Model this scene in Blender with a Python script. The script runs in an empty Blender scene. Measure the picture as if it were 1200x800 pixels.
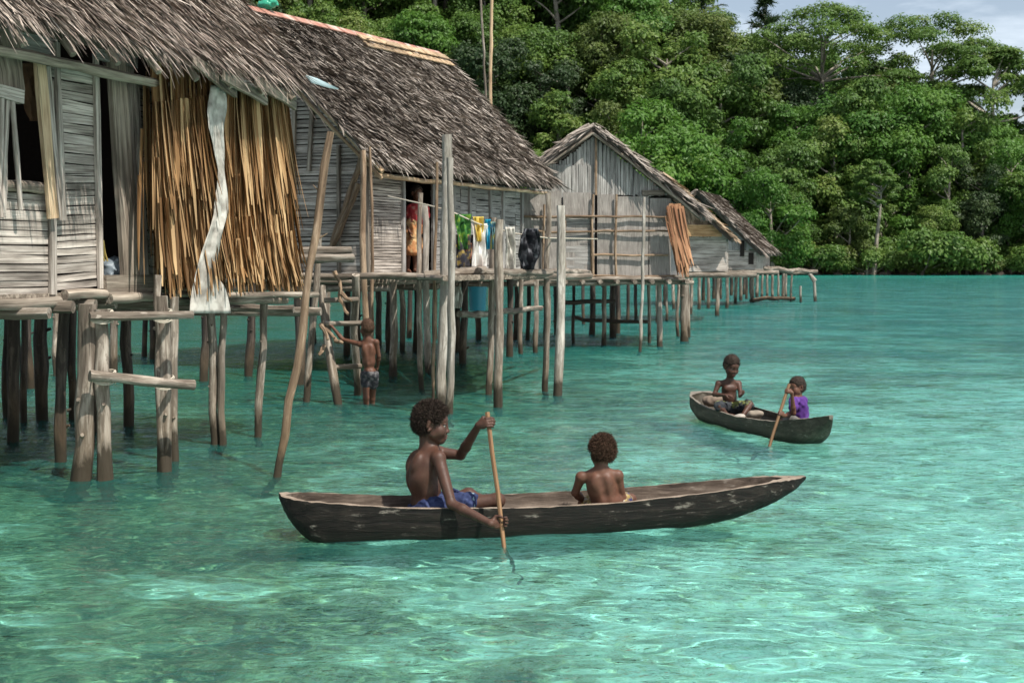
import bpy, math, random
import numpy as np
from mathutils import Vector, Matrix
R = math.radians
rng = np.random.default_rng(7)
random.seed(7)
SC = bpy.context.scene
COL = SC.collection
# ------------------------------------------------------------------ camera model
F = 1200 * 50 / 36.0
CAMH = 1.72
PITCH = math.atan(95 / F)
def ray(px, py):
    dx, dy = (px - 600) / F, (400 - py) / F
    return np.array([dx, dy * math.sin(PITCH) + math.cos(PITCH), dy * math.cos(PITCH) - math.sin(PITCH)])
def P(px, py, D):
    d = ray(px, py)
    return np.array([0, 0, CAMH]) + d * (D / d[1])
def W(px, py, z=0.0):
    d = ray(px, py)
    return np.array([0, 0, CAMH]) + d * ((z - CAMH) / d[2])
def onplane(px, py, p0, n):
    d = ray(px, py); o = np.array([0, 0, CAMH])
    return o + d * (np.dot(np.asarray(p0) - o, n) / np.dot(d, n))
def unit(v):
    v = np.asarray(v, float); return v / (np.linalg.norm(v) + 1e-12)
V3 = lambda *a: np.array(a, float)
UP = V3(0, 0, 1)
# ------------------------------------------------------------------ objects
def tag(o, label=None, cat=None, group=None, kind=None):
    if label: o['label'] = label
    if cat: o['category'] = cat
    if group: o['group'] = group
    if kind: o['kind'] = kind
    return o
def thing(name, label, cat, loc=(0, 0, 0), group=None):
    o = bpy.data.objects.new(name, None); COL.objects.link(o)
    o.location = [float(x) for x in loc]; o.empty_display_size = 0.1
    return tag(o, label, cat, group)
def rootloc(o):
    while o.parent: o = o.parent
    return np.array(o.location)
class MB:
    """mesh builder: pieces with a 'tex' vector (along, across, across) and a 'rnd' number per vertex"""
    def __init__(s): s.v = []; s.f = []; s.t = []; s.r = []; s.m = []; s.n = 0
    def add(s, v, f, t=None, r=0.5, m=0):
        v = np.asarray(v, float); n = len(v)
        s.v.append(v)
        s.t.append(v * 1.0 if t is None else np.asarray(t, float))
        s.r.append(np.full(n, r) if np.isscalar(r) else np.asarray(r, float))
        if isinstance(f, np.ndarray):
            fl = (f + s.n).tolist()
        else:
            fl = [[i + s.n for i in q] for q in f]
        s.f += fl; s.m += [m] * len(fl) if np.isscalar(m) else list(m)
        s.n += n
        return s
    def tube(s, pts, rad, seg=8, r=None, m=0, jit=0.06, caps=True):
        pts = np.asarray(pts, float); k = len(pts)
        rad = np.full(k, rad) if np.isscalar(rad) else np.asarray(rad, float)
        r = random.random() if r is None else r
        tan = np.gradient(pts, axis=0) if k > 2 else np.repeat((pts[-1:] - pts[:1]), k, 0)
        tan /= np.linalg.norm(tan, axis=1)[:, None] + 1e-12
        ref = V3(0, 0, 1) if abs(tan[0][2]) < .8 else V3(1, 0, 0)
        a = np.linspace(0, 2 * math.pi, seg, endpoint=False)
        al = np.concatenate([[0], np.cumsum(np.linalg.norm(np.diff(pts, axis=0), axis=1))])
        vs, ts = [], []
        for i in range(k):
            x = unit(np.cross(ref, tan[i])); y = np.cross(tan[i], x)
            rr = rad[i] * (1 + jit * rng.standard_normal(seg)) if jit else np.full(seg, rad[i])
            vs.append(pts[i] + (np.cos(a) * rr)[:, None] * x + (np.sin(a) * rr)[:, None] * y)
            ts.append(np.stack([np.full(seg, al[i]), np.cos(a) * rad[i], np.sin(a) * rad[i] + r * 37], 1))
        f = []
        for i in range(k - 1):
            for j in range(seg):
                j2 = (j + 1) % seg
                f.append([i * seg + j, i * seg + j2, (i + 1) * seg + j2, (i + 1) * seg + j])
        if caps:
            f.append(list(range(seg))[::-1]); f.append([(k - 1) * seg + j for j in range(seg)])
        return s.add(np.concatenate(vs), f, np.concatenate(ts), r, m)
    def pole(s, a, b, r0, r1=None, wob=0.012, n=None, seg=9, r=None, m=0):
        """crooked natural pole"""
        a = np.asarray(a, float); b = np.asarray(b, float); L = np.linalg.norm(b - a)
        n = n or max(4, int(L / .28) + 2); r1 = r0 if r1 is None else r1
        t = np.linspace(0, 1, n)[:, None]; pts = a + (b - a) * t
        w = rng.standard_normal((n, 3)) * wob; w = np.cumsum(w, 0) * .7; w -= w[0] + (w[-1] - w[0]) * t
        rad = (r0 + (r1 - r0) * t[:, 0]) * (1 + .05 * rng.standard_normal(n))
        return s.tube(pts + w, rad, seg, r, m)
    def bar(s, a, b, side, w, h, r=None, m=0, seg=1, jit=0.0):
        """rectangular bar from a to b; 'side' is its width direction"""
        a = np.asarray(a, float); b = np.asarray(b, float); d = unit(b - a); L = np.linalg.norm(b - a)
        x = unit(np.asarray(side, float) - d * np.dot(side, d)); y = np.cross(d, x)
        r = random.random() if r is None else r
        vs, ts = [], []
        for i in range(seg + 1):
            c = a + (b - a) * i / seg
            ww = w / 2 * (1 + jit * rng.standard_normal()); hh = h / 2 * (1 + jit * rng.standard_normal())
            c = c + (x * rng.standard_normal() * w + y * rng.standard_normal() * h) * jit * .3
            for sx, sy in ((-1, -1), (1, -1), (1, 1), (-1, 1)):
                vs.append(c + x * ww * sx + y * hh * sy); ts.append((L * i / seg, ww * sx, hh * sy + r * 37))
        f = [[3, 2, 1, 0], [4 * seg + j for j in range(4)]]
        for i in range(seg):
            for j in range(4):
                k = (j + 1) % 4
                f.append([i * 4 + j, i * 4 + k, i * 4 + 4 + k, i * 4 + 4 + j])
        return s.add(vs, f, ts, r, m)
    def slab(s, corners, thick, n=None, r=0.5, m=0):
        """solid quad slab: corners on the outer face, thickness along -n"""
        c = np.asarray(corners, float); k = len(c)
        if n is None: n = unit(np.cross(c[1] - c[0], c[2] - c[0]))
        v = np.concatenate([c, c - np.asarray(n) * thick])
        f = [list(range(k)), [k + i for i in range(k)][::-1]]
        for i in range(k):
            j = (i + 1) % k; f.append([i, k + i, k + j, j])
        return s.add(v, f, v * 1.0, r, m)
    def blades(s, B, d, nrm, L, w, lift=0.0, curl=0.0, seg=3, rnd=None, m=0, fold=.25, blunt=.15):
        """n long tapering leaf blades: base B, direction d, face normal nrm, tip lifted/curled along the normal"""
        n = len(B); L = np.broadcast_to(L, n); w = np.broadcast_to(w, n)
        lift = np.broadcast_to(lift, n); curl = np.broadcast_to(curl, n)
        rnd = rng.random(n) if rnd is None else rnd
        d = d / np.linalg.norm(d, axis=1)[:, None]
        x = np.cross(d, nrm); x /= np.linalg.norm(x, axis=1)[:, None] + 1e-9
        nn = np.cross(x, d)
        vs, ts = [], []
        for i in range(seg + 1):
            t = i / seg
            ww = w * (1 - (1 - blunt) * max(0, (t - .35) / .65) ** 1.6) * .5
            c = B + d * (L * t)[:, None] + nn * (lift * t + curl * t * t)[:, None]
            for sd in (-1, 1):
                vs.append(c + x * (ww * sd)[:, None] + nn * (sd * ww * fold)[:, None])
                ts.append(np.stack([t * L, ww * sd, rnd * 37], 1))
        K = 2 * (seg + 1)
        v = np.stack(vs, 1).reshape(-1, 3); tt = np.stack(ts, 1).reshape(-1, 3)
        base = (np.arange(n) * K)[:, None, None]
        q = np.array([[2 * i, 2 * i + 1, 2 * i + 3, 2 * i + 2] for i in range(seg)])
        f = (base + q[None]).reshape(-1, 4)
        return s.add(v, f, tt, np.repeat(rnd, K), m)
    def mesh(s, name, loc=(0, 0, 0), smooth=True):
        me = bpy.data.meshes.new(name)
        v = np.concatenate(s.v) - np.asarray(loc)
        me.from_pydata(v.tolist(), [], s.f)
        a = me.attributes.new('tex', 'FLOAT_VECTOR', 'POINT'); a.data.foreach_set('vector', np.concatenate(s.t).astype(np.float32).ravel())
        a = me.attributes.new('rnd', 'FLOAT', 'POINT'); a.data.foreach_set('value', np.concatenate(s.r).astype(np.float32))
        if any(s.m): me.polygons.foreach_set('material_index', np.array(s.m, np.int32))
        if smooth:
            me.polygons.foreach_set('use_smooth', np.ones(len(s.f), bool))
            try: me.set_sharp_from_angle(angle=R(42))
            except Exception: pass
        me.update(); return me
    def build(s, name, mats, parent=None, smooth=True, loc=None):
        if parent is not None: loc = rootloc(parent)
        elif loc is None: loc = (0, 0, 0)
        me = s.mesh(name, loc, smooth)
        for m in (mats if isinstance(mats, (list, tuple)) else [mats]): me.materials.append(m)
        o = bpy.data.objects.new(name, me); COL.objects.link(o)
        if parent is not None: o.parent = parent
        else: o.location = [float(x) for x in loc]
        return o
# ------------------------------------------------------------------ materials
def newmat(name):
    m = bpy.data.materials.new(name); m.use_nodes = True; nt = m.node_tree; nt.nodes.clear()
    out = nt.nodes.new('ShaderNodeOutputMaterial')
    return m, nt, out
def N(nt, t, **kw):
    n = nt.nodes.new(t)
    for k, v in kw.items():
        if k in n.inputs.keys():
            n.inputs[k].default_value = v
        else: setattr(n, k, v)
    return n
def lk(nt, a, b): nt.links.new(a, b)
def ramp(nt, fac, stops):
    r = nt.nodes.new('ShaderNodeValToRGB'); e = r.color_ramp.elements
    while len(e) > 1: e.remove(e[-1])
    e[0].position = stops[0][0]; e[0].color = (*stops[0][1], 1)
    for p, c in stops[1:]:
        x = e.new(p); x.color = (*c, 1)
    lk(nt, fac, r.inputs['Fac']); return r
def mathn(nt, op, a, b=None, clamp=False):
    n = nt.nodes.new('ShaderNodeMath'); n.operation = op; n.use_clamp = clamp
    for i, x in enumerate((a, b)):
        if x is None: continue
        if isinstance(x, (int, float)): n.inputs[i].default_value = x
        else: lk(nt, x, n.inputs[i])
    return n.outputs[0]
def mixc(nt, fac, a, b, mode='MIX'):
    n = nt.nodes.new('ShaderNodeMix'); n.data_type = 'RGBA'; n.blend_type = mode
    for s, x in ((n.inputs['Factor'], fac), (n.inputs[6], a), (n.inputs[7], b)):
        if isinstance(x, (int, float)): s.default_value = x
        elif isinstance(x, tuple): s.default_value = (*x, 1)
        else: lk(nt, x, s)
    return n.outputs[2]
def maprange(nt, v, a, b, c=0.0, d=1.0):
    n = nt.nodes.new('ShaderNodeMapRange'); lk(nt, v, n.inputs[0])
    for i, x in enumerate((a, b, c, d)): n.inputs[i + 1].default_value = x
    return n.outputs[0]
def texvec(nt, scale):
    a = N(nt, 'ShaderNodeAttribute', attribute_name='tex')
    m = N(nt, 'ShaderNodeMapping'); m.inputs['Scale'].default_value = scale
    lk(nt, a.outputs['Vector'], m.inputs['Vector']); return m.outputs[0]
def rndattr(nt): return N(nt, 'ShaderNodeAttribute', attribute_name='rnd').outputs['Fac']
def noise(nt, vec, scale, detail=5, rough=.6, dist=0.0):
    n = N(nt, 'ShaderNodeTexNoise', Scale=scale, Detail=detail, Roughness=rough, Distortion=dist)
    if vec is not None: lk(nt, vec, n.inputs['Vector'])
    return n.outputs['Fac']
def bsdf(nt, out, col, rough=.8, spec=.3, bump=None, bstr=.3, bdist=.01, trans=0.0):
    p = N(nt, 'ShaderNodeBsdfPrincipled'); p.inputs['Roughness'].default_value = rough if isinstance(rough, (int, float)) else .5
    if not isinstance(rough, (int, float)): lk(nt, rough, p.inputs['Roughness'])
    p.inputs['Specular IOR Level'].default_value = spec
    if isinstance(col, tuple): p.inputs['Base Color'].default_value = (*col, 1)
    else: lk(nt, col, p.inputs['Base Color'])
    if bump is not None:
        b = N(nt, 'ShaderNodeBump', Strength=bstr, Distance=bdist); lk(nt, bump, b.inputs['Height']); lk(nt, b.outputs[0], p.inputs['Normal'])
    sh = p.outputs[0]
    if trans:
        t = N(nt, 'ShaderNodeBsdfTranslucent')
        if isinstance(col, tuple): t.inputs[0].default_value = (*col, 1)
        else: lk(nt, col, t.inputs[0])
        mx = N(nt, 'ShaderNodeMixShader', Fac=trans); lk(nt, sh, mx.inputs[1]); lk(nt, t.outputs[0], mx.inputs[2]); sh = mx.outputs[0]
    lk(nt, sh, out.inputs[0]); return p
def wood(name, dark, mid, light, grain=(2.5, 26, 26), wet=True, tone=(.7, 1.2), bstr=.6, rough=.85, wetcol=(.034, .026, .016)):
    m, nt, out = newmat(name)
    v = texvec(nt, grain); g = noise(nt, v, 1.0, 6, .65, .3)
    big = noise(nt, texvec(nt, (1.6, 5, 5)), 1.0, 3, .6)
    f = mathn(nt, 'ADD', mathn(nt, 'MULTIPLY', g, .65), mathn(nt, 'MULTIPLY', big, .35))
    c = ramp(nt, f, [(.37, dark), (.49, mid), (.62, light)]).outputs[0]
    ck = noise(nt, texvec(nt, (grain[0] * .8, grain[1] * 2.4, grain[2] * 2.4)), 1.0, 3, .6, .6)
    c = mixc(nt, maprange(nt, ck, .60, .68, 0, .75), c, tuple(x * .35 for x in dark))
    t = maprange(nt, rndattr(nt), 0, 1, *tone)
    tc = N(nt, 'ShaderNodeCombineColor')
    for i in range(3): lk(nt, t, tc.inputs[i])
    c = mixc(nt, 1.0, c, tc.outputs[0], 'MULTIPLY')
    if wet:
        pt = noise(nt, texvec(nt, (3.2, 11, 11)), 1.0, 5, .65, 1.0)
        c = mixc(nt, maprange(nt, pt, .5, .55, 0, .68), c, mixc(nt, g, dark, mid))
        c = mixc(nt, maprange(nt, pt, .38, .34, 0, .5), c, light)
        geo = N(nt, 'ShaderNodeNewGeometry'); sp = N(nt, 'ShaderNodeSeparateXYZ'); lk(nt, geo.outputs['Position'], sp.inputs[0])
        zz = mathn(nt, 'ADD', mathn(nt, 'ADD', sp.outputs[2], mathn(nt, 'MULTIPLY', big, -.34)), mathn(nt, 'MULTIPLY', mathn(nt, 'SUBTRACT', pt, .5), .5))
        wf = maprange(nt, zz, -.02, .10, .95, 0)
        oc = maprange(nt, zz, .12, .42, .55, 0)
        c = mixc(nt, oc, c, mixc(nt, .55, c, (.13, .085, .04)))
        c = mixc(nt, wf, c, wetcol)
    bsdf(nt, out, c, rough, .25, g, bstr, .012)
    return m
def thatchmat(name, dark, mid, light, trans=.0, grain=(2, 60, 3)):
    m, nt, out = newmat(name)
    r = rndattr(nt); g = noise(nt, texvec(nt, grain), 1.0, 3)
    f = mathn(nt, 'ADD', mathn(nt, 'MULTIPLY', r, .7), mathn(nt, 'MULTIPLY', g, .4))
    c = ramp(nt, f, [(.1, dark), (.5, mid), (.85, light)]).outputs[0]
    pos = N(nt, 'ShaderNodeNewGeometry').outputs['Position']
    blot = noise(nt, pos, 1.1, 3); c = mixc(nt, mathn(nt, 'MULTIPLY', maprange(nt, blot, .45, .7), .45), c, dark)
    bsdf(nt, out, c, .8, .2, g, .3, .004, trans)
    return m
def cloth(name, a, b=None, c=None, scale=9, rough=.85, trans=.1):
    m, nt, out = newmat(name)
    tc = N(nt, 'ShaderNodeTexCoord').outputs['Object']
    g = noise(nt, tc, scale, 3, .5)
    st = [(.3, a), (.52, b or a)] + ([(.62, c)] if c else [])
    col = ramp(nt, g, st); col.color_ramp.interpolation = 'LINEAR'
    w = noise(nt, tc, 160, 2)
    bsdf(nt, out, col.outputs[0], rough, .2, w, .2, .002, trans); return m
def plain(name, col, rough=.6, spec=.4, nscale=30, var=.25):
    m, nt, out = newmat(name)
    g = noise(nt, N(nt, 'ShaderNodeTexCoord').outputs['Object'], nscale, 4)
    c = mixc(nt, g, tuple(x * (1 - var) for x in col), tuple(min(1, x * (1 + var)) for x in col))
    bsdf(nt, out, c, rough, spec, g, .15, .003); return m
M = {}
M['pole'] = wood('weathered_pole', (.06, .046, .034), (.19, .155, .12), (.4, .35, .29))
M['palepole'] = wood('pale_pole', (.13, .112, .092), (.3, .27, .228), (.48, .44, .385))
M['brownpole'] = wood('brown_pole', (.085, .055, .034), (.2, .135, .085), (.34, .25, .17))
M['shadepole'] = wood('shaded_stilt', (.018, .014, .012), (.045, .036, .029), (.1, .08, .065))  # shade beneath the huts is put into this wood colour
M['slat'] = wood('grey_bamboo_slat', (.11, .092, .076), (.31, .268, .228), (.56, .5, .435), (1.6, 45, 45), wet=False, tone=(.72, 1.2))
M['slatshade'] = wood('shaded_slat', (.12, .11, .1), (.26, .245, .225), (.42, .4, .37), (1.6, 45, 45), wet=False, tone=(.7, 1.15))  # duller copy of the slat wood, shade put into its colour
M['plank'] = wood('old_plank', (.09, .072, .055), (.22, .18, .14), (.4, .34, .27), (1.4, 30, 30), wet=False)
M['tanwood'] = wood('tan_wood', (.16, .1, .055), (.36, .25, .15), (.52, .4, .26), (1.4, 30, 30), wet=False)
M['thatch'] = thatchmat('thatch', (.06, .045, .036), (.21, .165, .135), (.46, .39, .33))
M['thatch2'] = thatchmat('old_thatch', (.06, .047, .038), (.185, .155, .13), (.38, .33, .285))
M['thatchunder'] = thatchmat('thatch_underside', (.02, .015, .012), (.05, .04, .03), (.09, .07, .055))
M['palm'] = thatchmat('dry_palm_leaf', (.08, .04, .018), (.33, .18, .075), (.56, .37, .19), .12)
M['bark'] = thatchmat('bark_sheet', (.1, .04, .022), (.26, .125, .065), (.38, .21, .115))
M['thatchtan'] = thatchmat('tan_thatch', (.1, .07, .045), (.25, .18, .12), (.4, .3, .2))
M['rope'] = plain('rope', (.45, .4, .32), .9, .1)
M['dark'] = plain('interior_shade', (.035, .028, .024), .95, .05)  # shade of the unlit rooms and openings, put into a near-black colour
# ------------------------------------------------------------------ world, sun, camera
SUN_EL, SUN_DIR = R(57), unit(V3(.70, -.71, 0))
w = bpy.data.worlds.new("World"); SC.world = w; w.use_nodes = True
nt = w.node_tree; bg = nt.nodes['Background']
sky = nt.nodes.new('ShaderNodeTexSky'); sky.sky_type = 'NISHITA'; sky.sun_disc = False
sky.sun_elevation = SUN_EL; sky.sun_rotation = math.atan2(SUN_DIR[0], SUN_DIR[1]); sky.dust_density = 1.5; sky.ozone_density = 1.5
tc = nt.nodes.new('ShaderNodeTexCoord'); mp = nt.nodes.new('ShaderNodeMapping'); mp.inputs['Scale'].default_value = (1.2, 1.2, 5)
nt.links.new(tc.outputs['Generated'], mp.inputs['Vector'])
nz = nt.nodes.new('ShaderNodeTexNoise'); nz.inputs['Scale'].default_value = 3.2; nz.inputs['Detail'].default_value = 7; nz.inputs['Roughness'].default_value = .6
nt.links.new(mp.outputs[0], nz.inputs['Vector'])
cr = nt.nodes.new('ShaderNodeMapRange'); cr.inputs[1].default_value = .38; cr.inputs[2].default_value = .68; cr.inputs[4].default_value = .8
nt.links.new(nz.outputs['Fac'], cr.inputs[0])
mx = nt.nodes.new('ShaderNodeMix'); mx.data_type = 'RGBA'; mx.inputs[7].default_value = (11.5, 12.6, 13.8, 1)
sx = nt.nodes.new('ShaderNodeSeparateXYZ'); nt.links.new(tc.outputs['Generated'], sx.inputs[0])
hz = nt.nodes.new('ShaderNodeMapRange'); hz.inputs[1].default_value = .0; hz.inputs[2].default_value = .55; hz.inputs[3].default_value = .28; hz.inputs[4].default_value = 0; nt.links.new(sx.outputs[2], hz.inputs[0])
ad = nt.nodes.new('ShaderNodeMath'); ad.operation = 'MAXIMUM'; nt.links.new(cr.outputs[0], ad.inputs[0]); nt.links.new(hz.outputs[0], ad.inputs[1])
nt.links.new(ad.outputs[0], mx.inputs[0]); nt.links.new(sky.outputs[0], mx.inputs[6]); nt.links.new(mx.outputs[2], bg.inputs[0])
bg.inputs[1].default_value = 0.075
sl = bpy.data.lights.new('sun', 'SUN'); sl.energy = 5.0; sl.angle = R(.53); sl.color = (1, .955, .88)
so = bpy.data.objects.new('sun', sl); COL.objects.link(so)
tosun = V3(SUN_DIR[0] * math.cos(SUN_EL), SUN_DIR[1] * math.cos(SUN_EL), math.sin(SUN_EL))
so.rotation_euler = Vector(tosun).to_track_quat('Z', 'Y').to_euler(); so.location = (20, -20, 40)
cd = bpy.data.cameras.new('camera'); cam = bpy.data.objects.new('camera', cd); COL.objects.link(cam); SC.camera = cam
cam.location = (0, 0, CAMH); cam.rotation_euler = (math.pi / 2 - PITCH, 0, 0)
cd.sensor_width = 36; cd.lens = 50; cd.clip_end = 6000; cd.clip_start = .05
cd.dof.use_dof = True; cd.dof.focus_distance = 9.2; cd.dof.aperture_fstop = 8
vs = SC.view_settings; vs.view_transform = 'Standard'; vs.look = 'None'; vs.exposure = .5; vs.gamma = 1; vs.use_curve_mapping = False
cy = SC.cycles; cy.use_denoising = True; cy.max_bounces = 8; cy.transparent_max_bounces = 12; cy.sample_clamp_indirect = 6
try: cy.denoiser = 'OPENIMAGEDENOISE'
except Exception: pass

# ------------------------------------------------------------------ water and seabed
def seabed_mat():
    m, nt, out = newmat('seabed_sand')
    pos = N(nt, 'ShaderNodeNewGeometry').outputs['Position']
    a = noise(nt, pos, .55, 5, .6, .4); b = noise(nt, pos, 3.2, 5, .65); c = noise(nt, pos, 14, 4, .6)
    sp = N(nt, 'ShaderNodeSeparateXYZ'); lk(nt, pos, sp.inputs[0])
    left = mathn(nt, 'ADD', maprange(nt, sp.outputs[0], -3.5, 3, .10, -.07), maprange(nt, sp.outputs[1], 8, 26, 0, .12))
    f = mathn(nt, 'ADD', mathn(nt, 'ADD', mathn(nt, 'MULTIPLY', a, .6), mathn(nt, 'MULTIPLY', b, .4)), left)
    col = ramp(nt, f, [(.36, (.78, .76, .69)), (.47, (.64, .61, .5)), (.545, (.27, .24, .14)), (.62, (.085, .085, .05))]).outputs[0]
    col = mixc(nt, maprange(nt, c, .5, .75), col, (.5, .42, .22))
    bsdf(nt, out, col, .95, .05, b, .8, .08); return m
def water_mat():
    m, nt, out = newmat('sea_water')
    pos = N(nt, 'ShaderNodeNewGeometry').outputs['Position']
    sp = N(nt, 'ShaderNodeSeparateXYZ'); lk(nt, pos, sp.inputs[0])
    mp = N(nt, 'ShaderNodeMapping'); mp.inputs['Scale'].default_value = (.5, 1.2, 1); mp.inputs['Rotation'].default_value = (0, 0, R(-9)); lk(nt, pos, mp.inputs[0])
    n2 = noise(nt, mp.outputs[0], 3.0, 3, .55, .9); n3 = noise(nt, pos, 14, 3, .6, .6)
    calm = maprange(nt, noise(nt, pos, .3, 2), .35, .65, .5, 1.2)
    dist = maprange(nt, sp.outputs[1], 10, 24, .35, 1.0)
    h = mathn(nt, 'MULTIPLY', mathn(nt, 'ADD', mathn(nt, 'MULTIPLY', mathn(nt, 'MULTIPLY', n2, .68), dist), mathn(nt, 'MULTIPLY', n3, .1)), calm)
    bp = N(nt, 'ShaderNodeBump', Strength=1.0, Distance=.2); lk(nt, h, bp.inputs['Height'])
    fr = N(nt, 'ShaderNodeFresnel', IOR=1.33); lk(nt, bp.outputs[0], fr.inputs['Normal'])
    gl = N(nt, 'ShaderNodeBsdfGlossy', Roughness=.03); lk(nt, bp.outputs[0], gl.inputs['Normal'])
    gl.inputs[0].default_value = (.97, .985, 1, 1)
    # body of the water: light scattered in the turquoise depth, over the tinted view of the bottom
    big = noise(nt, pos, .16, 3, .5, .3)
    right = maprange(nt, sp.outputs[0], -4, 6, 0, 1)
    c1 = mixc(nt, right, (.045, .26, .215), (.08, .39, .39))
    c1 = mixc(nt, maprange(nt, big, .4, .65, 0, .45), c1, (.025, .2, .16))
    far = maprange(nt, sp.outputs[1], 8, 30, 0, 1)
    c1 = mixc(nt, far, c1, mixc(nt, right, (.006, .12, .10), (.008, .17, .165)))
    near_shore = maprange(nt, sp.outputs[1], 125, 165, 0, 1)
    c1 = mixc(nt, near_shore, c1, (.03, .36, .28))
    df = N(nt, 'ShaderNodeBsdfDiffuse'); lk(nt, c1, df.inputs[0])
    tint = (.57, .95, .935, 1)
    rf = N(nt, 'ShaderNodeBsdfRefraction', IOR=1.33, Roughness=0.0); rf.inputs[0].default_value = tint
    clear = maprange(nt, sp.outputs[1], 5, 34, .88, .5)
    mb = N(nt, 'ShaderNodeMixShader'); lk(nt, clear, mb.inputs[0]); lk(nt, df.outputs[0], mb.inputs[1]); lk(nt, rf.outputs[0], mb.inputs[2])
    ms = N(nt, 'ShaderNodeMixShader'); lk(nt, fr.outputs[0], ms.inputs[0]); lk(nt, mb.outputs[0], ms.inputs[1]); lk(nt, gl.outputs[0], ms.inputs[2])
    lk(nt, ms.outputs[0], out.inputs[0]); return m
def waves(X, Y):
    r_ = np.random.default_rng(21); Z = np.zeros_like(X)
    for i in range(64):
        lam = .1 * (.95 / .1) ** (r_.random() ** 1.5); th = R(82) + r_.normal(0, .55) ; k = 2 * math.pi / lam
        slope = .02 * (.62 if lam > .26 else 1.0); ph = r_.random() * 6.28
        res = np.clip((lam / .11 - 1.0) * 1.0, 0, 1)
        fade = np.clip((lam * 40 - (Y - 12)) / 14, 0, 1) * np.clip((Y - 2) / 2, 0, 1) * np.clip((9 - np.abs(X - 1)) / 2, 0, 1)
        u = X * math.cos(th) + Y * math.sin(th) + .06 * np.sin(X * .9 + ph) + .05 * np.sin(Y * 1.1 + 2 * ph)
        Z += slope / k * np.sin(k * u + ph) * fade
    return Z
def sheet(name, z, size, mat, res=None, zf=None):
    mb = MB()
    if res is None:
        mb.add([(-size, -200, z), (size, -200, z), (size, size, z), (-size, size, z)], [[0, 1, 2, 3]])
    else:
        xs, ys = res; X, Y = np.meshgrid(xs, ys); Z = zf(X, Y)
        v = np.stack([X, Y, Z], -1).reshape(-1, 3); nx = len(xs)
        jj, ii = np.meshgrid(np.arange(len(ys) - 1), np.arange(nx - 1), indexing='ij'); k = (jj * nx + ii).ravel(); f = np.stack([k, k + 1, k + nx + 1, k + nx], 1)
        mb.add(v, f)
    return tag(mb.build(name, mat), kind='structure')
g_ = lambda a, b, n: np.geomspace(a, b, n)
wx = np.concatenate([-g_(2500, 12, 12) + 1, np.linspace(-9, 11, 520), g_(12, 2500, 12) + 1]); wx = np.unique(wx)
wy = np.concatenate([[-200, -40, -8, 0], np.linspace(3.2, 14, 330), 14 + np.cumsum(np.geomspace(.035, .6, 150)), [60, 80, 110, 160, 240, 400, 900, 2500]])
wo = sheet('water', 0, 0, water_mat(), (wx, wy), waves)
xs = np.concatenate([[-2500, -400, -60], np.linspace(-16, 16, 90), [60, 400, 2500]])
ys = np.concatenate([[-200, -20], np.linspace(-2, 45, 120), [70, 120, 400, 2500]])
sbo = sheet('seabed', 0, 0, seabed_mat(), (xs, ys), lambda X, Y: -.85 - .012 * np.clip(Y - 6, 0, 60) - .1 * np.sin(X * .9 + 1.3 * np.sin(Y * .5)) * np.cos(Y * .63) - .05 * np.sin(2.7 * X + Y))

wo.cycles.is_caustics_caster = True; sbo.cycles.is_caustics_receiver = True; sl.cycles.is_caustics_light = True
# ------------------------------------------------------------------ hill and forest
SH = 168.0            # distance of the far shore
SKY = [(-200, -330), (250, -260), (560, -190), (700, -110), (790, -40), (830, 0), (850, 26), (880, 34), (905, 42), (930, 48), (1050, 60), (1120, 78), (1160, 112), (1200, 142), (1260, 150), (1500, 120)]
def skyline(px): return float(np.interp(px, [a for a, b in SKY], [b for a, b in SKY]))
def hillz(x, y):
    D = np.maximum(y, 1); px = 600 + x / D * F
    t = y - SH
    top = np.interp(px, [a for a, b in SKY], [b for a, b in SKY])
    ztop = CAMH + (305 - top) / F * (SH + 50) - 13
    s = np.clip(t / 55, 0, 1.6)
    return np.where(t < 0, -.6 + t * .05, .5 + (ztop - .5) * np.clip(s, 0, 1) ** .85 + .6 * np.sin(x * .3) * np.clip(t / 8, 0, 1))
def hill_mat():
    m, nt, out = newmat('hill_undergrowth')
    pos = N(nt, 'ShaderNodeNewGeometry').outputs['Position']
    a = noise(nt, pos, .8, 6, .7); sp = N(nt, 'ShaderNodeSeparateXYZ'); lk(nt, pos, sp.inputs[0])
    c = ramp(nt, a, [(.3, (.018, .034, .01)), (.6, (.035, .06, .018))]).outputs[0]
    c = mixc(nt, maprange(nt, sp.outputs[2], .6, 1.6, 1, 0), c, ramp(nt, a, [(.4, (.05, .035, .025)), (.6, (.16, .12, .085))]).outputs[0])
    bsdf(nt, out, c, .95, .05, a, 1, .6); return m
xs = np.linspace(-170, 220, 120); ys = SH + np.concatenate([[-10], np.linspace(-4, 6, 12), np.linspace(8, 90, 30)])
sheet('hillside', 0, 0, hill_mat(), (xs, ys), lambda X, Y: hillz(X, Y) + .25 * np.sin(X * 1.7) * np.sin(Y * 2.1))

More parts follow.
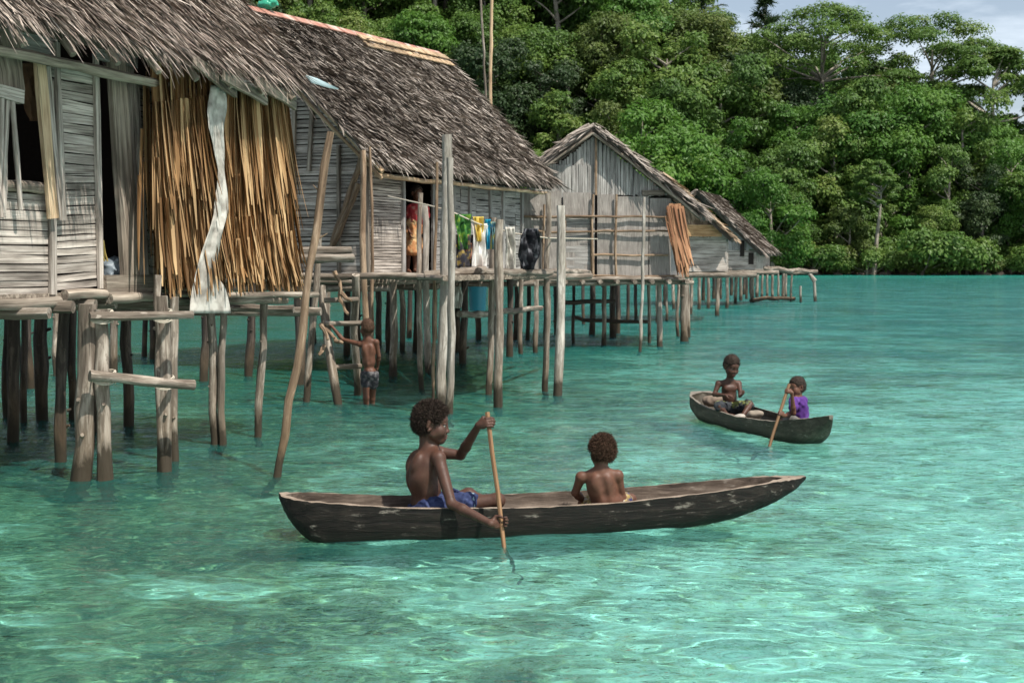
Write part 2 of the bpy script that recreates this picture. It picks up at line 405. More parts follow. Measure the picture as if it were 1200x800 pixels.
def leafmat(name, stops):
    m, nt, out = newmat(name)
    oi = N(nt, 'ShaderNodeObjectInfo').outputs['Random']; r = rndattr(nt)
    f = mathn(nt, 'ADD', mathn(nt, 'MULTIPLY', r, .6), mathn(nt, 'MULTIPLY', oi, .42))
    c = ramp(nt, f, stops).outputs[0]
    bsdf(nt, out, c, .5, .35, trans=.4); return m
LEAF = leafmat('forest_leaf', [(.0, (.05, .102, .02)), (.35, (.078, .152, .026)), (.65, (.114, .192, .034)), (.9, (.16, .222, .046)), (1, (.19, .23, .06))])
LEAFB = leafmat('bright_leaf', [(.0, (.05, .13, .018)), (.6, (.085, .185, .025)), (1, (.12, .215, .035))])
LEAFY = leafmat('yellow_leaf', [(.0, (.07, .11, .022)), (.6, (.1, .14, .03)), (1, (.15, .175, .045))])
LEAFD = leafmat('dark_leaf', [(.0, (.022, .048, .016)), (.6, (.036, .068, .021)), (1, (.06, .092, .03))])
TRUNK = wood('forest_trunk', (.1, .085, .065), (.22, .19, .15), (.36, .32, .27), wet=False)
def leaf_cloud(mb, centers, radii, n, size, up=.55, droop=.2, flat=.9, rs=None, lobe_r=None):
    """leaf-sized faces in the shells of many uneven clumps"""
    for c, rad, lr in zip(centers, radii, lobe_r):
        k = int(1.7 * n * (rad / np.mean(radii)) ** 2)
        u = rs.standard_normal((k, 3)); u[:, 2] = np.where(rs.random(k) < .72, np.abs(u[:, 2]), u[:, 2]); u /= np.linalg.norm(u, axis=1)[:, None]
        bump = 1 + .22 * np.sin(u[:, 0] * 5 + c[0] * 3) * np.sin(u[:, 1] * 5 + c[1] * 2) + .12 * np.sin(u[:, 2] * 9 + c[2])
        rr = rad * (0.5 + .55 * rs.random(k) ** .6) * bump
        p = c + u * rr[:, None] * V3(1, 1, flat)
        nr = u + UP * up + rs.standard_normal((k, 3)) * .45; nr /= np.linalg.norm(nr, axis=1)[:, None]
        d = np.cross(nr, rs.standard_normal((k, 3))); d[:, 2] -= droop; d /= np.linalg.norm(d, axis=1)[:, None]
        L = .74 * size * (.6 + .8 * rs.random(k)); rn = np.clip(lr + .18 * rs.standard_normal(k), 0, 1)
        x = np.cross(d, nr); x /= np.linalg.norm(x, axis=1)[:, None] + 1e-9
        wv = x * (L * .3)[:, None]; dv = d * L[:, None]; nv = nr * (L * .12)[:, None]
        v = np.stack([p, p + dv * .45 + wv - nv, p + dv, p + dv * .45 - wv - nv], 1).reshape(-1, 3)
        f = np.arange(k * 4).reshape(k, 4)
        mb.add(v, f, v, np.repeat(rn, 4))
def limb(mb, a, b, r0, r1, rs, sag=.0):
    a = np.asarray(a); b = np.asarray(b); t = np.linspace(0, 1, 6)[:, None]
    p = a + (b - a) * t + np.sin(t * math.pi) * (rs.standard_normal(3) * np.linalg.norm(b - a) * .06 + UP * sag)
    mb.tube(p, np.linspace(r0, r1, 6), 6, .5 + .3 * rs.random(), jit=.05)
def tree_meshes(seed, H, cw, style):
    rs = np.random.default_rng(seed); tr, cr = MB(), MB()
    if style == 'broad':
        base = H * .3; n = int(30 + cw * 1.2)
        cs, rd = [], []
        for i in range(n):
            u = rs.standard_normal(3); u /= np.linalg.norm(u); u[2] = abs(u[2]) * 1.15 - .3
            q = .45 + .5 * rs.random()
            cs.append(V3(u[0] * cw / 2 * q, u[1] * cw / 2 * q, base + (H - base) * (.28 + .62 * u[2] * q) )); rd.append(cw * (.11 + .1 * rs.random()))
        leaf_cloud(cr, cs, rd, 330, .5, rs=rs, lobe_r=rs.random(n) * .8 + .1)
    elif style == 'low':
        base = H * .05; n = int(24 + cw); cs, rd = [], []
        for i in range(n):
            z = rs.random() ** .8; a = rs.random() * 6.28; q = (.5 + .5 * rs.random()) * (1 - .45 * z)
            cs.append(V3(math.cos(a) * cw / 2 * q, math.sin(a) * cw / 2 * q, base + (H - base) * z * .92)); rd.append(cw * (.11 + .1 * rs.random()))
        leaf_cloud(cr, cs, rd, 300, .5, rs=rs, droop=.45, lobe_r=rs.random(n) * .8 + .1)
    elif style == 'umbrella':
        base = H * .7; n = 44; cs, rd = [], []
        for i in range(n):
            a = rs.random() * 6.28; q = rs.random() ** .5
            cs.append(V3(math.cos(a) * cw / 2 * q, math.sin(a) * cw / 2 * q, H * (.93 - .22 * q * q) + rs.normal(0, .5) - (rs.random() < .25) * H * .14)); rd.append(cw * (.075 + .06 * rs.random()))
        leaf_cloud(cr, cs, rd, 240, .45, flat=.55, up=.9, rs=rs, lobe_r=rs.random(n) * .8 + .1)
    elif style == 'column':
        base = H * .12; n = 30; cs, rd = [], []
        for i in range(n):
            z = rs.random(); a = rs.random() * 6.28; q = (.35 + .65 * rs.random()) * (1 - .5 * abs(z - .45) ** 1.5)
            cs.append(V3(math.cos(a) * cw / 2 * q, math.sin(a) * cw / 2 * q, base + (H - base) * z * .93)); rd.append(cw * (.13 + .1 * rs.random()))
        leaf_cloud(cr, cs, rd, 270, .5, rs=rs, droop=.7, lobe_r=rs.random(n) * .8 + .1)
    elif style == 'conifer':
        base = H * .3; cs, rd = [], []
        for i in range(60):
            z = rs.random() ** .8; a = rs.random() * 6.28; L = cw / 2 * (1.05 - z) * (.6 + .5 * rs.random())
            s = V3(0, 0, base + (H - base) * z); e = s + V3(math.cos(a) * L, math.sin(a) * L, L * .35)
            limb(tr, s, e, .06, .02, rs, -.05)
            k = 46; t = rs.random(k) ** .7
            B = s + (e - s) * t[:, None]; d = np.tile(unit(e - s), (k, 1)) * .6 + rs.standard_normal((k, 3)) * .5; d[:, 2] -= .15
            cr.blades(B, d, rs.standard_normal((k, 3)), .9 * (.5 + .7 * rs.random(k)), .09, curl=-.15, seg=2, rnd=rs.random(k))
        n = 0
    elif style == 'bush':
        base = 0; n = 12; cs, rd = [], []
        for i in range(n):
            a = rs.random() * 6.28; q = rs.random() ** .5
            cs.append(V3(math.cos(a) * cw / 2 * q, math.sin(a) * cw / 2 * q, H * (.25 + .55 * rs.random() * (1 - q * .6)))); rd.append(cw * (.14 + .1 * rs.random()))
        leaf_cloud(cr, cs, rd, 230, .42, rs=rs, droop=.5, lobe_r=rs.random(n) * .8 + .1)
    lean = rs.normal(0, .04 * H, 2)
    top = V3(lean[0], lean[1], H * (.8 if style != 'bush' else .5))
    r0 = .016 * H + .06
    tr.tube([V3(0, 0, -1.5), V3(0, 0, 0), top * V3(.3, .3, .35), top * V3(.8, .8, .7), top], [r0 * 1.5, r0 * 1.15, r0 * .9, r0 * .6, r0 * .25], 8, .6, jit=.04)
    for c in cs[:16]:
        z = max(base * .8, c[2] - np.hypot(c[0], c[1]) * .7); k = min(z / top[2], .95)
        limb(tr, V3(top[0] * k, top[1] * k, top[2] * k), c, r0 * .38, r0 * .1, rs)
    return tr.mesh('trunk'), cr.mesh('crown', smooth=False)
KINDS_T = {}
def kind_mesh(style, seed, H, cw):
    k = (style, seed)
    if k not in KINDS_T: KINDS_T[k] = (*tree_meshes(seed, H, cw, style), H)
    return KINDS_T[k]
def plant(name, label, cat, style, seed, H0, cw, x, y, z, scale, leaf, group=None, rz=None):
    tm, cm, _ = kind_mesh(style, seed, H0, cw)
    key = (style, seed, leaf.name)
    if key not in KINDS_T:
        c2 = cm if not cm.materials else cm.copy(); c2.materials.clear(); c2.materials.append(leaf); KINDS_T[key] = c2
        if not tm.materials: tm.materials.append(TRUNK)
    r = thing(name, label, cat, (x, y, z), group); r.rotation_euler = (0, 0, random.random() * 6.28 if rz is None else rz)
    r.scale = (scale * random.uniform(.95, 1.2), scale * random.uniform(.95, 1.2), scale)
    for nm, me in (('trunk', tm), ('crown', KINDS_T[key])):
        o = bpy.data.objects.new(nm, me); COL.objects.link(o); o.parent = r
    return r
FG = 'rainforest trees covering the hillside'
FL = 'broad leafy green rainforest tree in the dense forest on the hillside'
rt = random.Random(11)
def zhill(x, y): return float(hillz(np.array([x]), np.array([y]))[0])
def forest():
    rows = [(152, 6, 9), (155, 7, 12), (160, 7.5, 14), (166, 8, 15), (173, 8.5, 16), (181, 9, 16), (189, 9.5, 16), (198, 10, 16)]
    for ri, (D, step, h) in enumerate(rows):
        D += SH - 150
        px = 150 + rt.random() * 40
        while px < 1330:
            x = (px - 600) / F * D; y = D + rt.uniform(-2.5, 2.5)
            z = zhill(x, y); s = rt.uniform(.95, 1.4)
            lim = skyline(px) + rt.uniform(-4, 14)
            smax = ((305 - lim) / F * y + CAMH - z) / (h * 1.08)
            if smax < .32: px += step / D * F * .8; continue
            s = min(s, smax)
            st = rt.choice(['low', 'low', 'column'] if ri < 3 else ['broad', 'low', 'low', 'column', 'broad'])
            sd = rt.randrange(5) if st == 'broad' else 10 + rt.randrange(3)
            lf = rt.choice([LEAF, LEAF, LEAF, LEAF, LEAF, LEAF, LEAFD, LEAFB, LEAFB, LEAFY])
            if px > 330 or ri > 2:
                plant('rainforest_tree', FL, 'tree', st, sd, 15, {'broad': 11.5, 'low': 9.5, 'column': 8}[st], x, y, z - .3, s * h / 15, lf, FG)
            px += step / D * F * rt.uniform(.8, 1.15)
forest()
def at(px, D): return (px - 600) / F * D
def special(name, label, style, seed, H0, cw, px, D, topy, leaf, z=None, group=None, cat='tree'):
    D += SH - 150; x = at(px, D); z = zhill(x, D) if z is None else z
    h = CAMH + (305 - topy) / F * D - z
    return plant(name, label, cat, style, seed, H0, cw, x, D, z, max(.2, h / H0), leaf, group)
special('umbrella_tree', 'wide flat-topped spreading tree standing on the skyline left of the other flat-topped tree', 'umbrella', 31, 22, 17, 962, 176, 5, LEAF)
special('umbrella_tree', 'second flat-topped spreading tree on the skyline, right of the widest one', 'umbrella', 32, 22, 16, 1085, 178, 18, LEAF)
special('skyline_tree', 'smaller open-crowned tree at the right end of the skyline', 'umbrella', 33, 20, 11, 1160, 170, 52, LEAF)
special('casuarina_tree', 'feathery dark conifer rising above the skyline beside the sky gap', 'conifer', 41, 14, 7, 893, 196, -2, LEAFD)
special('casuarina_tree', 'large feathery grey-green conifer at the top edge left of the sky gap', 'conifer', 42, 16, 10, 822, 196, -28, LEAFD)
special('bright_tree', 'bright lime green tree leaning over the water behind the farthest hut', 'column', 51, 12, 9.5, 905, 147, 205, LEAFB, z=.6)
special('bright_tree', 'bright green bushy tree on the slope above the third hut roof', 'broad', 2, 15, 10.5, 760, 149, 100, LEAFB, z=.6)
special('olive_tree', 'yellowish olive tree high on the slope left of the sky gap', 'broad', 3, 15, 10.5, 850, 172, 45, LEAFY)
special('bright_tree', 'lime green tree at mid slope below the widest flat-topped tree', 'broad', 1, 15, 10.5, 1000, 160, 95, LEAFB)
special('pale_trunk_tree', 'slender tree with a bare pale trunk at the far shore', 'umbrella', 34, 16, 6, 1024, 148, 185, LEAF, z=.4)
for i, px in enumerate([965, 990, 1062, 1090, 1118, 1146, 1168, 1196, 1225, 1040, 930, 950, 975, 1012, 1030, 1076, 1104, 1132, 1157, 1182, 1210, 915]):
    yl = i in (0, 5, 6)
    plant('shore_bush', ['green bush overhanging the rocks along the far shoreline', 'yellow green bush on the far shoreline'][yl], 'bush', 'bush', 60 + i % 3, 4, 5.5, at(px, SH - .5), SH - .5 + rt.uniform(-1.5, 2.5), .2, rt.uniform(.4, 1.6), LEAFY if yl else LEAF, ['green bushes along the far shoreline', 'yellow green bushes on the far shoreline'][yl])
# boulders along the far shore
rk = plain('shore_rock', (.06, .048, .038), .9, .2, 3, .5)
for i in range(0, 24, 2):
    b = MB(); px = 900 + i * 14 + rt.uniform(-5, 5); x = at(px, SH - 3); s = rt.uniform(.25, .6)
    u = np.linspace(0, 2 * math.pi, 10, endpoint=False); vv = []
    for k, zz in enumerate((-.5, .0, .45, .75)):
        rr = (1.1, 1.15, .85, .35)[k] * (1 + .16 * rng.standard_normal(10))
        vv.append(np.stack([np.cos(u) * rr * 1.4, np.sin(u) * rr, np.full(10, zz) + .06 * rng.standard_normal(10)], 1) * s)
    f = [[k * 10 + j, k * 10 + (j + 1) % 10, k * 10 + 10 + (j + 1) % 10, k * 10 + 10 + j] for k in range(3) for j in range(10)] + [[30 + j for j in range(10)]]
    b.add(np.concatenate(vv) + V3(x, SH - 2.5 + rt.uniform(-1, 1), .05), f)
    tag(b.build('shore_rock', rk, loc=(x, SH - 2.5, 0)), 'dark brown boulder lying at the waterline of the far shore', 'rock', 'boulders along the far shore')
# ------------------------------------------------------------------ house helpers
class Frame:
    """vertical plane frame: origin, u along, n outward"""
    def __init__(s, o, u, out=None):
        s.o = np.array([o[0], o[1], 0.0]); s.u = unit([u[0], u[1], 0])
        n = np.cross(s.u, UP); s.n = n if out is None or np.dot(n, out) > 0 else -n
    def p(s, u, z, n=0.0): return s.o + s.u * u + s.n * n + UP * z
    def uz(s, px, py, n=0.0):
        q = onplane(px, py, s.o + s.n * n, s.n) - s.o
        return float(np.dot(q, s.u)), float(q[2])
    def U(s, px, n=0.0): return s.uz(px, 305, n)[0]
def slat_wall(mb, fr, u0, u1, z0, z1, hs=(.035, .06), n=0.0, th=.022, seg=3, gap=.009, skew=0.0, miss=0.0, jit=.06):
    z = z0
    while z < z1 - .012:
        h = min(random.uniform(*hs), z1 - z)
        if random.random() >= miss:
            e0, e1 = random.uniform(-.015, .02), random.uniform(-.02, .015); dz = random.uniform(-.01, .01) + skew
            mb.bar(fr.p(u0 + e0, z + h / 2 - dz * .5, n + random.uniform(-.006, .006)), fr.p(u1 + e1, z + h / 2 + dz * .5, n + random.uniform(-.006, .006)), fr.n, th, max(.008, h - gap), seg=seg, jit=jit)
        z += h
def vslat_wall(mb, fr, u0, u1, zb, ztop, ws=(.035, .06), n=0.0, th=.02):
    """upright slats from zb up to ztop(u)"""
    u = u0
    while u < u1 - .01:
        w = min(random.uniform(*ws), u1 - u); uc = u + w / 2; zt = ztop(uc)
        if zt > zb + .03:
            d = random.uniform(-.012, .012)
            mb.bar(fr.p(uc, zb + random.uniform(-.02, .02), n + random.uniform(-.006, .006)), fr.p(uc + d, zt + random.uniform(-.03, .02), n + random.uniform(-.006, .006)), fr.u, w - .006, th, seg=3, jit=.07)
        u += w
def thatch(mb, e0, e1, r0, r1, row, per_m, L, w, jit=.16, lift=(.02, .09), thick=.12, hang=.16, over=.05, tone=None):
    """leaf thatch laid in overlapping rows on the roof plane eave e0->e1, ridge r0->r1"""
    e0, e1, r0, r1 = (np.asarray(x, float) for x in (e0, e1, r0, r1))
    nrm = unit(np.cross(e1 - e0, r0 - e0)); nrm = nrm if nrm[2] > 0 else -nrm
    sl = np.linalg.norm(r0 - e0); nrow = max(2, int(sl / row))
    for i in range(nrow):
        t = (i + .2) / nrow
        a = e0 + (r0 - e0) * t; b = e1 + (r1 - e1) * t
        k = int(np.linalg.norm(b - a) * per_m); s = rng.random(k) * (1 + 2 * over) - over
        dn = unit(e0 - r0) * (1 - s)[:, None] + unit(e1 - r1) * s[:, None]
        up = row * (.6 + .8 * rng.random(k)) + L * .55
        if i == 0: up = up - hang * rng.random(k)
        up = np.minimum(up, sl * (1 - t) - .02)
        B = a + (b - a) * s[:, None] - dn * up[:, None] + nrm * (.015 + .03 * rng.random(k))[:, None]
        al = unit(b - a); d = dn + al * (rng.standard_normal(k) * jit)[:, None]
        ll = L * (.7 + .55 * rng.random(k))
        rn = np.clip(.5 + .27 * rng.standard_normal(k) + .12 * math.sin(i * 2.1) + .15 * np.sin(s * 23 + i) , 0, 1)
        if tone is not None: rn = np.clip(rn + tone(s, t), 0, 1)
        nn = np.tile(nrm, (k, 1)) + rng.standard_normal((k, 3)) * .35
        mb.blades(B, d, nn, ll, w * (.6 + .8 * rng.random(k)), lift=rng.uniform(*lift, k), curl=rng.normal(-.02, .05, k), rnd=rn)
def roof_slab(mb, e0, e1, r0, r1, thick=.1):
    c = [np.asarray(x, float) for x in (e0, e1, r1, r0)]
    n = unit(np.cross(c[1] - c[0], c[3] - c[0])); 
    if n[2] < 0: c = c[::-1]; n = -n
    mb.slab(c, thick, n)
def hpost(mb, px, py, w, z_top, px_top=None, taper=.92, below=.8, wob=.012, m=0):
    """pole standing where its foot meets the water at (px, py), w pixels thick, rising to height z_top"""
    a = W(px, py); D = a[1]; r = w / F * D / 2
    b = a.copy(); b[2] = z_top
    if px_top is not None: b[0] = (px_top - 600) / F * D
    d = (b - a) / (b[2] - a[2]); a0 = a - d * below
    mb.pole(a0, b, r * 1.06, r * taper, wob * 1.35, m=m, seg=11)
    for i in range(3 if r > .035 else 1):
        q = a + (b - a) * random.uniform(.15, .9); s_ = unit(np.cross(unit(b - a), rng.standard_normal(3)))
        mb.pole(q + s_ * r * .5, q + s_ * r * 1.22 + UP * r * .25, r * .34, r * .2, 0, n=3, seg=6, m=m)
    return a, b, r
STUB = []
def free_pole(name, label, px, py, w, px_t, py_t, mat, dtop=0.0, cat='pole', group=None, knots=0, wob=.012):
    mb = MB(); a = W(px, py); D = a[1]; b = P(px_t, py_t, D + dtop); r = w / F * D / 2
    d = unit(b - a); mb.pole(a - d * 1.0, b, r * 1.08, r * .9, wob, n=int(np.linalg.norm(b - a) / .25) + 4, seg=10)
    for i in range(knots):
        q = a + (b - a) * random.uniform(.3, .9); s = unit(np.cross(d, rng.standard_normal(3)))
        mb.pole(q, q + s * r * 2.6 + d * r * 2, r * .3, r * .12, 0, n=3, seg=5)
    o = mb.build(name, mat, loc=tuple(a))
    return tag(o, label, cat, group)
# ------------------------------------------------------------------ first hut (left)
E1 = P(357, 99, 13.85); E0v = P(0, 25, 10.0)
zE = (E1[2] + E0v[2]) / 2; E1[2] = E0v[2] = zE
u1 = unit(E1 - E0v); n1 = np.cross(u1, UP); n1 = n1 if n1[0] > 0 else -n1
E0 = E0v - u1 * 1.6
h1 = thing('stilt_hut', 'nearest weathered hut on stilts at the left with dry palm leaf screens', 'hut', (E0v[0], E0v[1], 0))
RS, RH = 2.5, 3.05          # half span, rise
E1 = E1 - u1 * .12; R0 = E0 - n1 * RS + UP * RH; R1 = E1 - n1 * RS + UP * RH
# rake measured on the photo: the roof edge leaves the frame near x = 290
f1 = Frame(E1 - n1 * .6, u1, n1)          # front wall plane, u = 0 under the eave corner
fp = Frame(E1 - n1 * .3, u1, n1)          # screens
FZ = 1.46
roof = MB()
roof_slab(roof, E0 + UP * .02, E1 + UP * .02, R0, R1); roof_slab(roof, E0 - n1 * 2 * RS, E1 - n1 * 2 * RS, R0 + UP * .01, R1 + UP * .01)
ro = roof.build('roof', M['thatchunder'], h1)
tb = MB(); thatch(tb, E0, E1, R0, R1, .085, 150, .5, .019, jit=.17, lift=(.02, .1), hang=.12, over=.005)
thatch(tb, E0, E1, R0, R1, .17, 60, .42, .032, jit=.2, lift=(.02, .1), hang=.1, over=.005)
# gable edge fringe
k = 260; t = rng.random(k); B = E1 + (R1 - E1) * t[:, None] + UP * .03 + rng.standard_normal((k, 3)) * .03
tb.blades(B, np.tile(unit(E1 - R1), (k, 1)) * .9 + u1 * .08 + rng.standard_normal((k, 3)) * .12, np.tile(n1 + UP, (k, 1)), .4 + .3 * rng.random(k), .03, lift=.02)
tb.build('thatch', M['thatch'], ro)
bb = MB(); thatch(bb, E1 - n1 * 2 * RS, E0 - n1 * 2 * RS, R1, R0, .3, 30, .7, .06); bb.build('rear_thatch', M['thatch'], ro)
# rafters showing under the eave
rf = MB()
for t in np.linspace(-5.4, -.12, 11):
    a = E1 + u1 * t - UP * .05 + n1 * .02; rf.pole(a - (n1 * RS - UP * RH) * .3 - UP * .1, a - UP * .1 + n1 * .0, .035, .03, .008)
for px, py, px2, py2 in ((228, 72, 276, 108), (262, 88, 312, 118), (300, 95, 346, 122)):
    a = P(px, py, 12.0 + (px - 228) * .013); b = P(px2, py2, 12.3 + (px2 - 228) * .013); rf.bar(a, b, UP, .1, .035, seg=3, jit=.08)
rf.pole(fp.p(-5.6, zE - .16), fp.p(-.1, zE - .2), .045, .04, .01)
rf.build('rafter', M['plank'], h1)
# wall
def wall1(px0, px1, pyb, pyt, hs, skew=0.0, mat='slat', seg=3, name='slat_wall', zz=None):
    a = f1.U(px0); b = f1.U(px1); pm = (px0 + px1) / 2
    z0, z1 = (f1.uz(pm, pyb)[1], f1.uz(pm, pyt)[1]) if zz is None else zz
    m = MB(); slat_wall(m, f1, a, b, z0, z1, hs, seg=seg, skew=skew); return m.build(name, M[mat], h1)
zs = f1.uz(30, 226)[1]
wall1(-90, 58, 350, 226, (.05, .085), zz=(FZ - .02, zs))
wall1(63, 115, 332, 165, (.05, .085), .03, zz=(FZ + .03, 2.42))
wall1(63, 115, 165, 45, (.07, .11), .0, zz=(2.42, zE - .08))
wall1(-90, 43, 70, 25, (.1, .16), zz=(f1.uz(30, 70)[1], zE - .03))
wall1(156, 176, 320, 90, (.05, .08), zz=(FZ + .08, zE - .15))
wall1(176, 300, 320, 90, (.08, .12), zz=(FZ + .08, zE - .15))
m_ = MB()
def batten(px0, py0, px1, py1, w, th=.03, n=.03, mat=None, tgt=None):
    a = f1.p(*f1.uz(px0, py0, n), n); b = f1.p(*f1.uz(px1, py1, n), n); (tgt or m_).bar(a, b, f1.u, w, th, seg=4, jit=.07)
for a_ in ((60, 95, 62, 345, .07), (112, 62, 118, 338, .055), (66, 50, 74, 258, .05, .03, .07), (55, 78, 71, 258, .055, .03, .06)):
    m_ = MB(); batten(*a_); m_.build('batten', M['slat'], h1)
for a_ in ((151, 75, 162, 322, .09, .03, .03), (159, 95, 172, 330, .05, .03, .06)):
    m_ = MB(); batten(*a_); m_.build('batten', M['slat'], h1)
m_ = MB(); batten(136, 68, 152, 322, .2, .05, .05); m_.build('door_post', M['plank'], h1)
m_ = MB(); batten(-2, 12, 12, 108, .3, .04, .06); m_.build('hanging_board', M['plank'], h1)
m_ = MB(); batten(46, 72, 62, 256, .1, .04, .09); m_.build('leaning_batten', M['tanwood'], h1)
m_ = MB()
for x0, x1, yb in ((2, 2, 255), (8, 4, 250), (13, 24, 246), (-8, -10, 258)):
    a = f1.p(*f1.uz(x0, 112, .1), .1); b = f1.p(*f1.uz(x1, yb, .1), .1); m_.pole(a, b, .022, .02, .015)
a = f1.p(*f1.uz(-20, 102, .1), .1); b = f1.p(*f1.uz(25, 114, .1), .1); m_.bar(a, b, UP, .1, .07, seg=3, jit=.06)
m_.build('window_bar', M['slat'], h1)
m_ = MB(); a = f1.uz(0, 218); m_.pole(f1.p(f1.U(-80), a[1], .03), f1.p(f1.U(56), a[1], .03), .045, .045, .006); m_.build('window_sill', M['plank'], h1)
for px0, py0, px1, py1, w_, n_ in ((10, 38, 66, 52, .2, .03), (110, 62, 160, 74, .09, .05)):
    m_ = MB(); m_.bar(f1.p(*f1.uz(px0, py0, n_), n_), f1.p(*f1.uz(px1, py1, n_), n_), UP, w_, .035, seg=4, jit=.05); m_.build('lintel', M['slatshade'], h1)
m_ = MB(); m_.bar(f1.p(f1.U(116), FZ + .06, .05), f1.p(f1.U(176), FZ + .06, .05), UP, .15, .05, seg=3, jit=.03)
m_.pole(f1.p(f1.U(116), FZ - .06, .1), f1.p(f1.U(190), FZ - .06, .1), .045, .04); m_.pole(f1.p(f1.U(-80), FZ - .07, .05), f1.p(f1.U(62), FZ - .07, .05), .05, .045); m_.pole(f1.p(f1.U(68), FZ - .02, .06), f1.p(f1.U(116), FZ - .02, .06), .045, .04); m_.build('door_sill', M['plank'], h1)
# inside: rear and side walls, floor
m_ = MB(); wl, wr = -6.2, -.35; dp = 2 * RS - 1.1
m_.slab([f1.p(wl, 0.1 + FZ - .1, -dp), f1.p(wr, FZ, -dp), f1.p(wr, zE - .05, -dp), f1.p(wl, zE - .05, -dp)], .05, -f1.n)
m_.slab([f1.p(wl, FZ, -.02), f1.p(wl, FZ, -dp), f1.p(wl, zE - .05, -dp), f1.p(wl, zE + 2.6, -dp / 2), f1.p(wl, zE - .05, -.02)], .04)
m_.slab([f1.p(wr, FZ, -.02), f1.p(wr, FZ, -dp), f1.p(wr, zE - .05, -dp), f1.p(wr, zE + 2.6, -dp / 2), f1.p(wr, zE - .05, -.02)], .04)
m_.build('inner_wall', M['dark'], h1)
m_ = MB(); m_.slab([f1.p(wl, FZ, .02), f1.p(wr, FZ, .02), f1.p(wr, FZ, -dp), f1.p(wl, FZ, -dp)], .07, UP)
m_.build('floor', M['plank'], h1)
fb = MB()      # floor beam ends poking out under the wall, measured on the photo
for px, py, wd, back in ((58, 367, 16, 2.2), (86, 360, 15, 2.2), (112, 357, 13, 2.0), (136, 356, 12, 2.0), (182, 356, 12, 2.0), (200, 350, 9, 1.5), (262, 360, 11, 2.0), (344, 362, 10, 2.0), (376, 365, 11, 1.6)):
    D = 10.9 + (px - 58) * .0135; b = P(px, py, D); a = b - (f1.n * .75 + f1.u * .25) * back + UP * .02; r = wd / F * D / 2
    d_ = W(0, 0) if 0 else None
    lx = b - unit(V3(1, -.1, 0)) * back
    fb.pole(lx, b, r, r * .95, .01, seg=10)
for px0, py0, px1, py1, wd in ((190, 352, 335, 352, 9), (205, 345, 372, 345, 8)):
    a = P(px0, py0, 12.4); b = P(px1, py1, 13.9); fb.pole(a, b, wd / F * 13 / 2, wd / F * 13 / 2, .01)
fb.build('floor_beam', M['pole'], h1)
st = [(8, 488, 9, 1), (17, 516, 15, 1), (27, 495, 8, 1), (51, 492, 16, 1), (66, 440, 8, 0), (74, 541, 14, 1), (87, 492, 10, 1), (134, 436, 10, 0), (150, 500, 13, 1), (170, 418, 6, 1), (179, 421, 7, 1), (241, 446, 11, 1), (293, 440, 10, 1), (110, 505, 8, 1), (205, 541, 12, 0), (-12, 505, 16, 1), (-30, 470, 16, 1), (35, 455, 9, 1)]
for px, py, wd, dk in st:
    m_ = MB(); hpost(m_, px, py, wd, FZ - .05, px + random.uniform(-3, 4)); m_.build('stilt', M['shadepole' if dk else 'pole'], h1)
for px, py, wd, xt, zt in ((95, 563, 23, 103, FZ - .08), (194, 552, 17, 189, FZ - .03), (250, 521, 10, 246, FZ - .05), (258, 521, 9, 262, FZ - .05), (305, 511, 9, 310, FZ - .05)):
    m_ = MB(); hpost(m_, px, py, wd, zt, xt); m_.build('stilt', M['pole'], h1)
# landing in front of the door: two posts and the two cross poles tied to them
m_ = MB(); hpost(m_, 125, 563, 18, 1.72 - (362 - 305) / F * 11.1, 118); m_.build('stilt', M['pole'], h1)
m_ = MB(); hpost(m_, 192, 552, 10, 1.72 - (322 - 305) / F * 11.6, 186); m_.build('stilt', M['pole'], h1)
m_ = MB(); m_.pole(P(105, 371, 10.9), P(226, 369, 11.35), .04, .03, .012); m_.build('landing_rail', M['pole'], h1)
m_ = MB(); m_.pole(P(105, 440, 10.85), P(228, 451, 11.3), .047, .04, .01); m_.build('ladder_rung', M['pole'], h1)
for px, py, D, rr in ((118, 371, 11.02, .068), (189, 370, 11.45, .062), (121, 442, 11.0, .07), (191, 448, 11.45, .066)):
    m_ = MB(); c_ = P(px, py, D); an = np.linspace(0, 10 * math.pi, 80); tl = (an / 31.4 - .5) * .05
    m_.tube(np.stack([c_[0] + np.cos(an) * rr * 1.25, c_[1] + .02 + np.sin(an) * rr * 1.5, c_[2] + tl + .035 * np.sin(an + tl * 30)], 1), .006, 5, jit=0)
    m_.build('lashing', M['rope'], h1)
# palm-leaf screens
def screen(name, label, tiers, x0, x1, fan=0.0, n=.0):
    mb = MB()
    for (pyt0, pyt1, pyb, k, off, L) in tiers:
        s = rng.random(k); px = x0 + (x1 - x0) * s
        for i in range(k):
            yt = pyt0 + (pyt1 - pyt0) * s[i]
            a = fp.p(*fp.uz(px[i], yt, n), n + off + rng.uniform(-.02, .03))
            D = a[1]; Lz = (pyb - yt) / F * D * rng.uniform(.68, 1.05)
            mb.blades(a[None], (-UP + fp.u * (fan * (s[i] - .35) + rng.normal(0, .035)) + fp.n * .03)[None], (fp.n + fp.u * rng.normal(0, .35))[None], Lz, rng.uniform(.04, .1), lift=rng.uniform(-.01, .03), curl=rng.normal(.03, .03), seg=5, fold=.4, blunt=.2)
    o = mb.build(name, M['palm'], loc=tuple(fp.p(fp.U((x0 + x1) / 2), 1.5)))
    return tag(o, label, 'palm screen')
screen('palm_leaf_screen', 'dry brown palm leaf screen between the doorway and the white cloth strip', [(66, 92, 330, 260, -.03, 1), (66, 92, 235, 110, .04, 1), (185, 190, 345, 180, .05, 1), (120, 110, 262, 110, .06, 1), (232, 235, 345, 130, .08, 1)], 178, 256, .02)
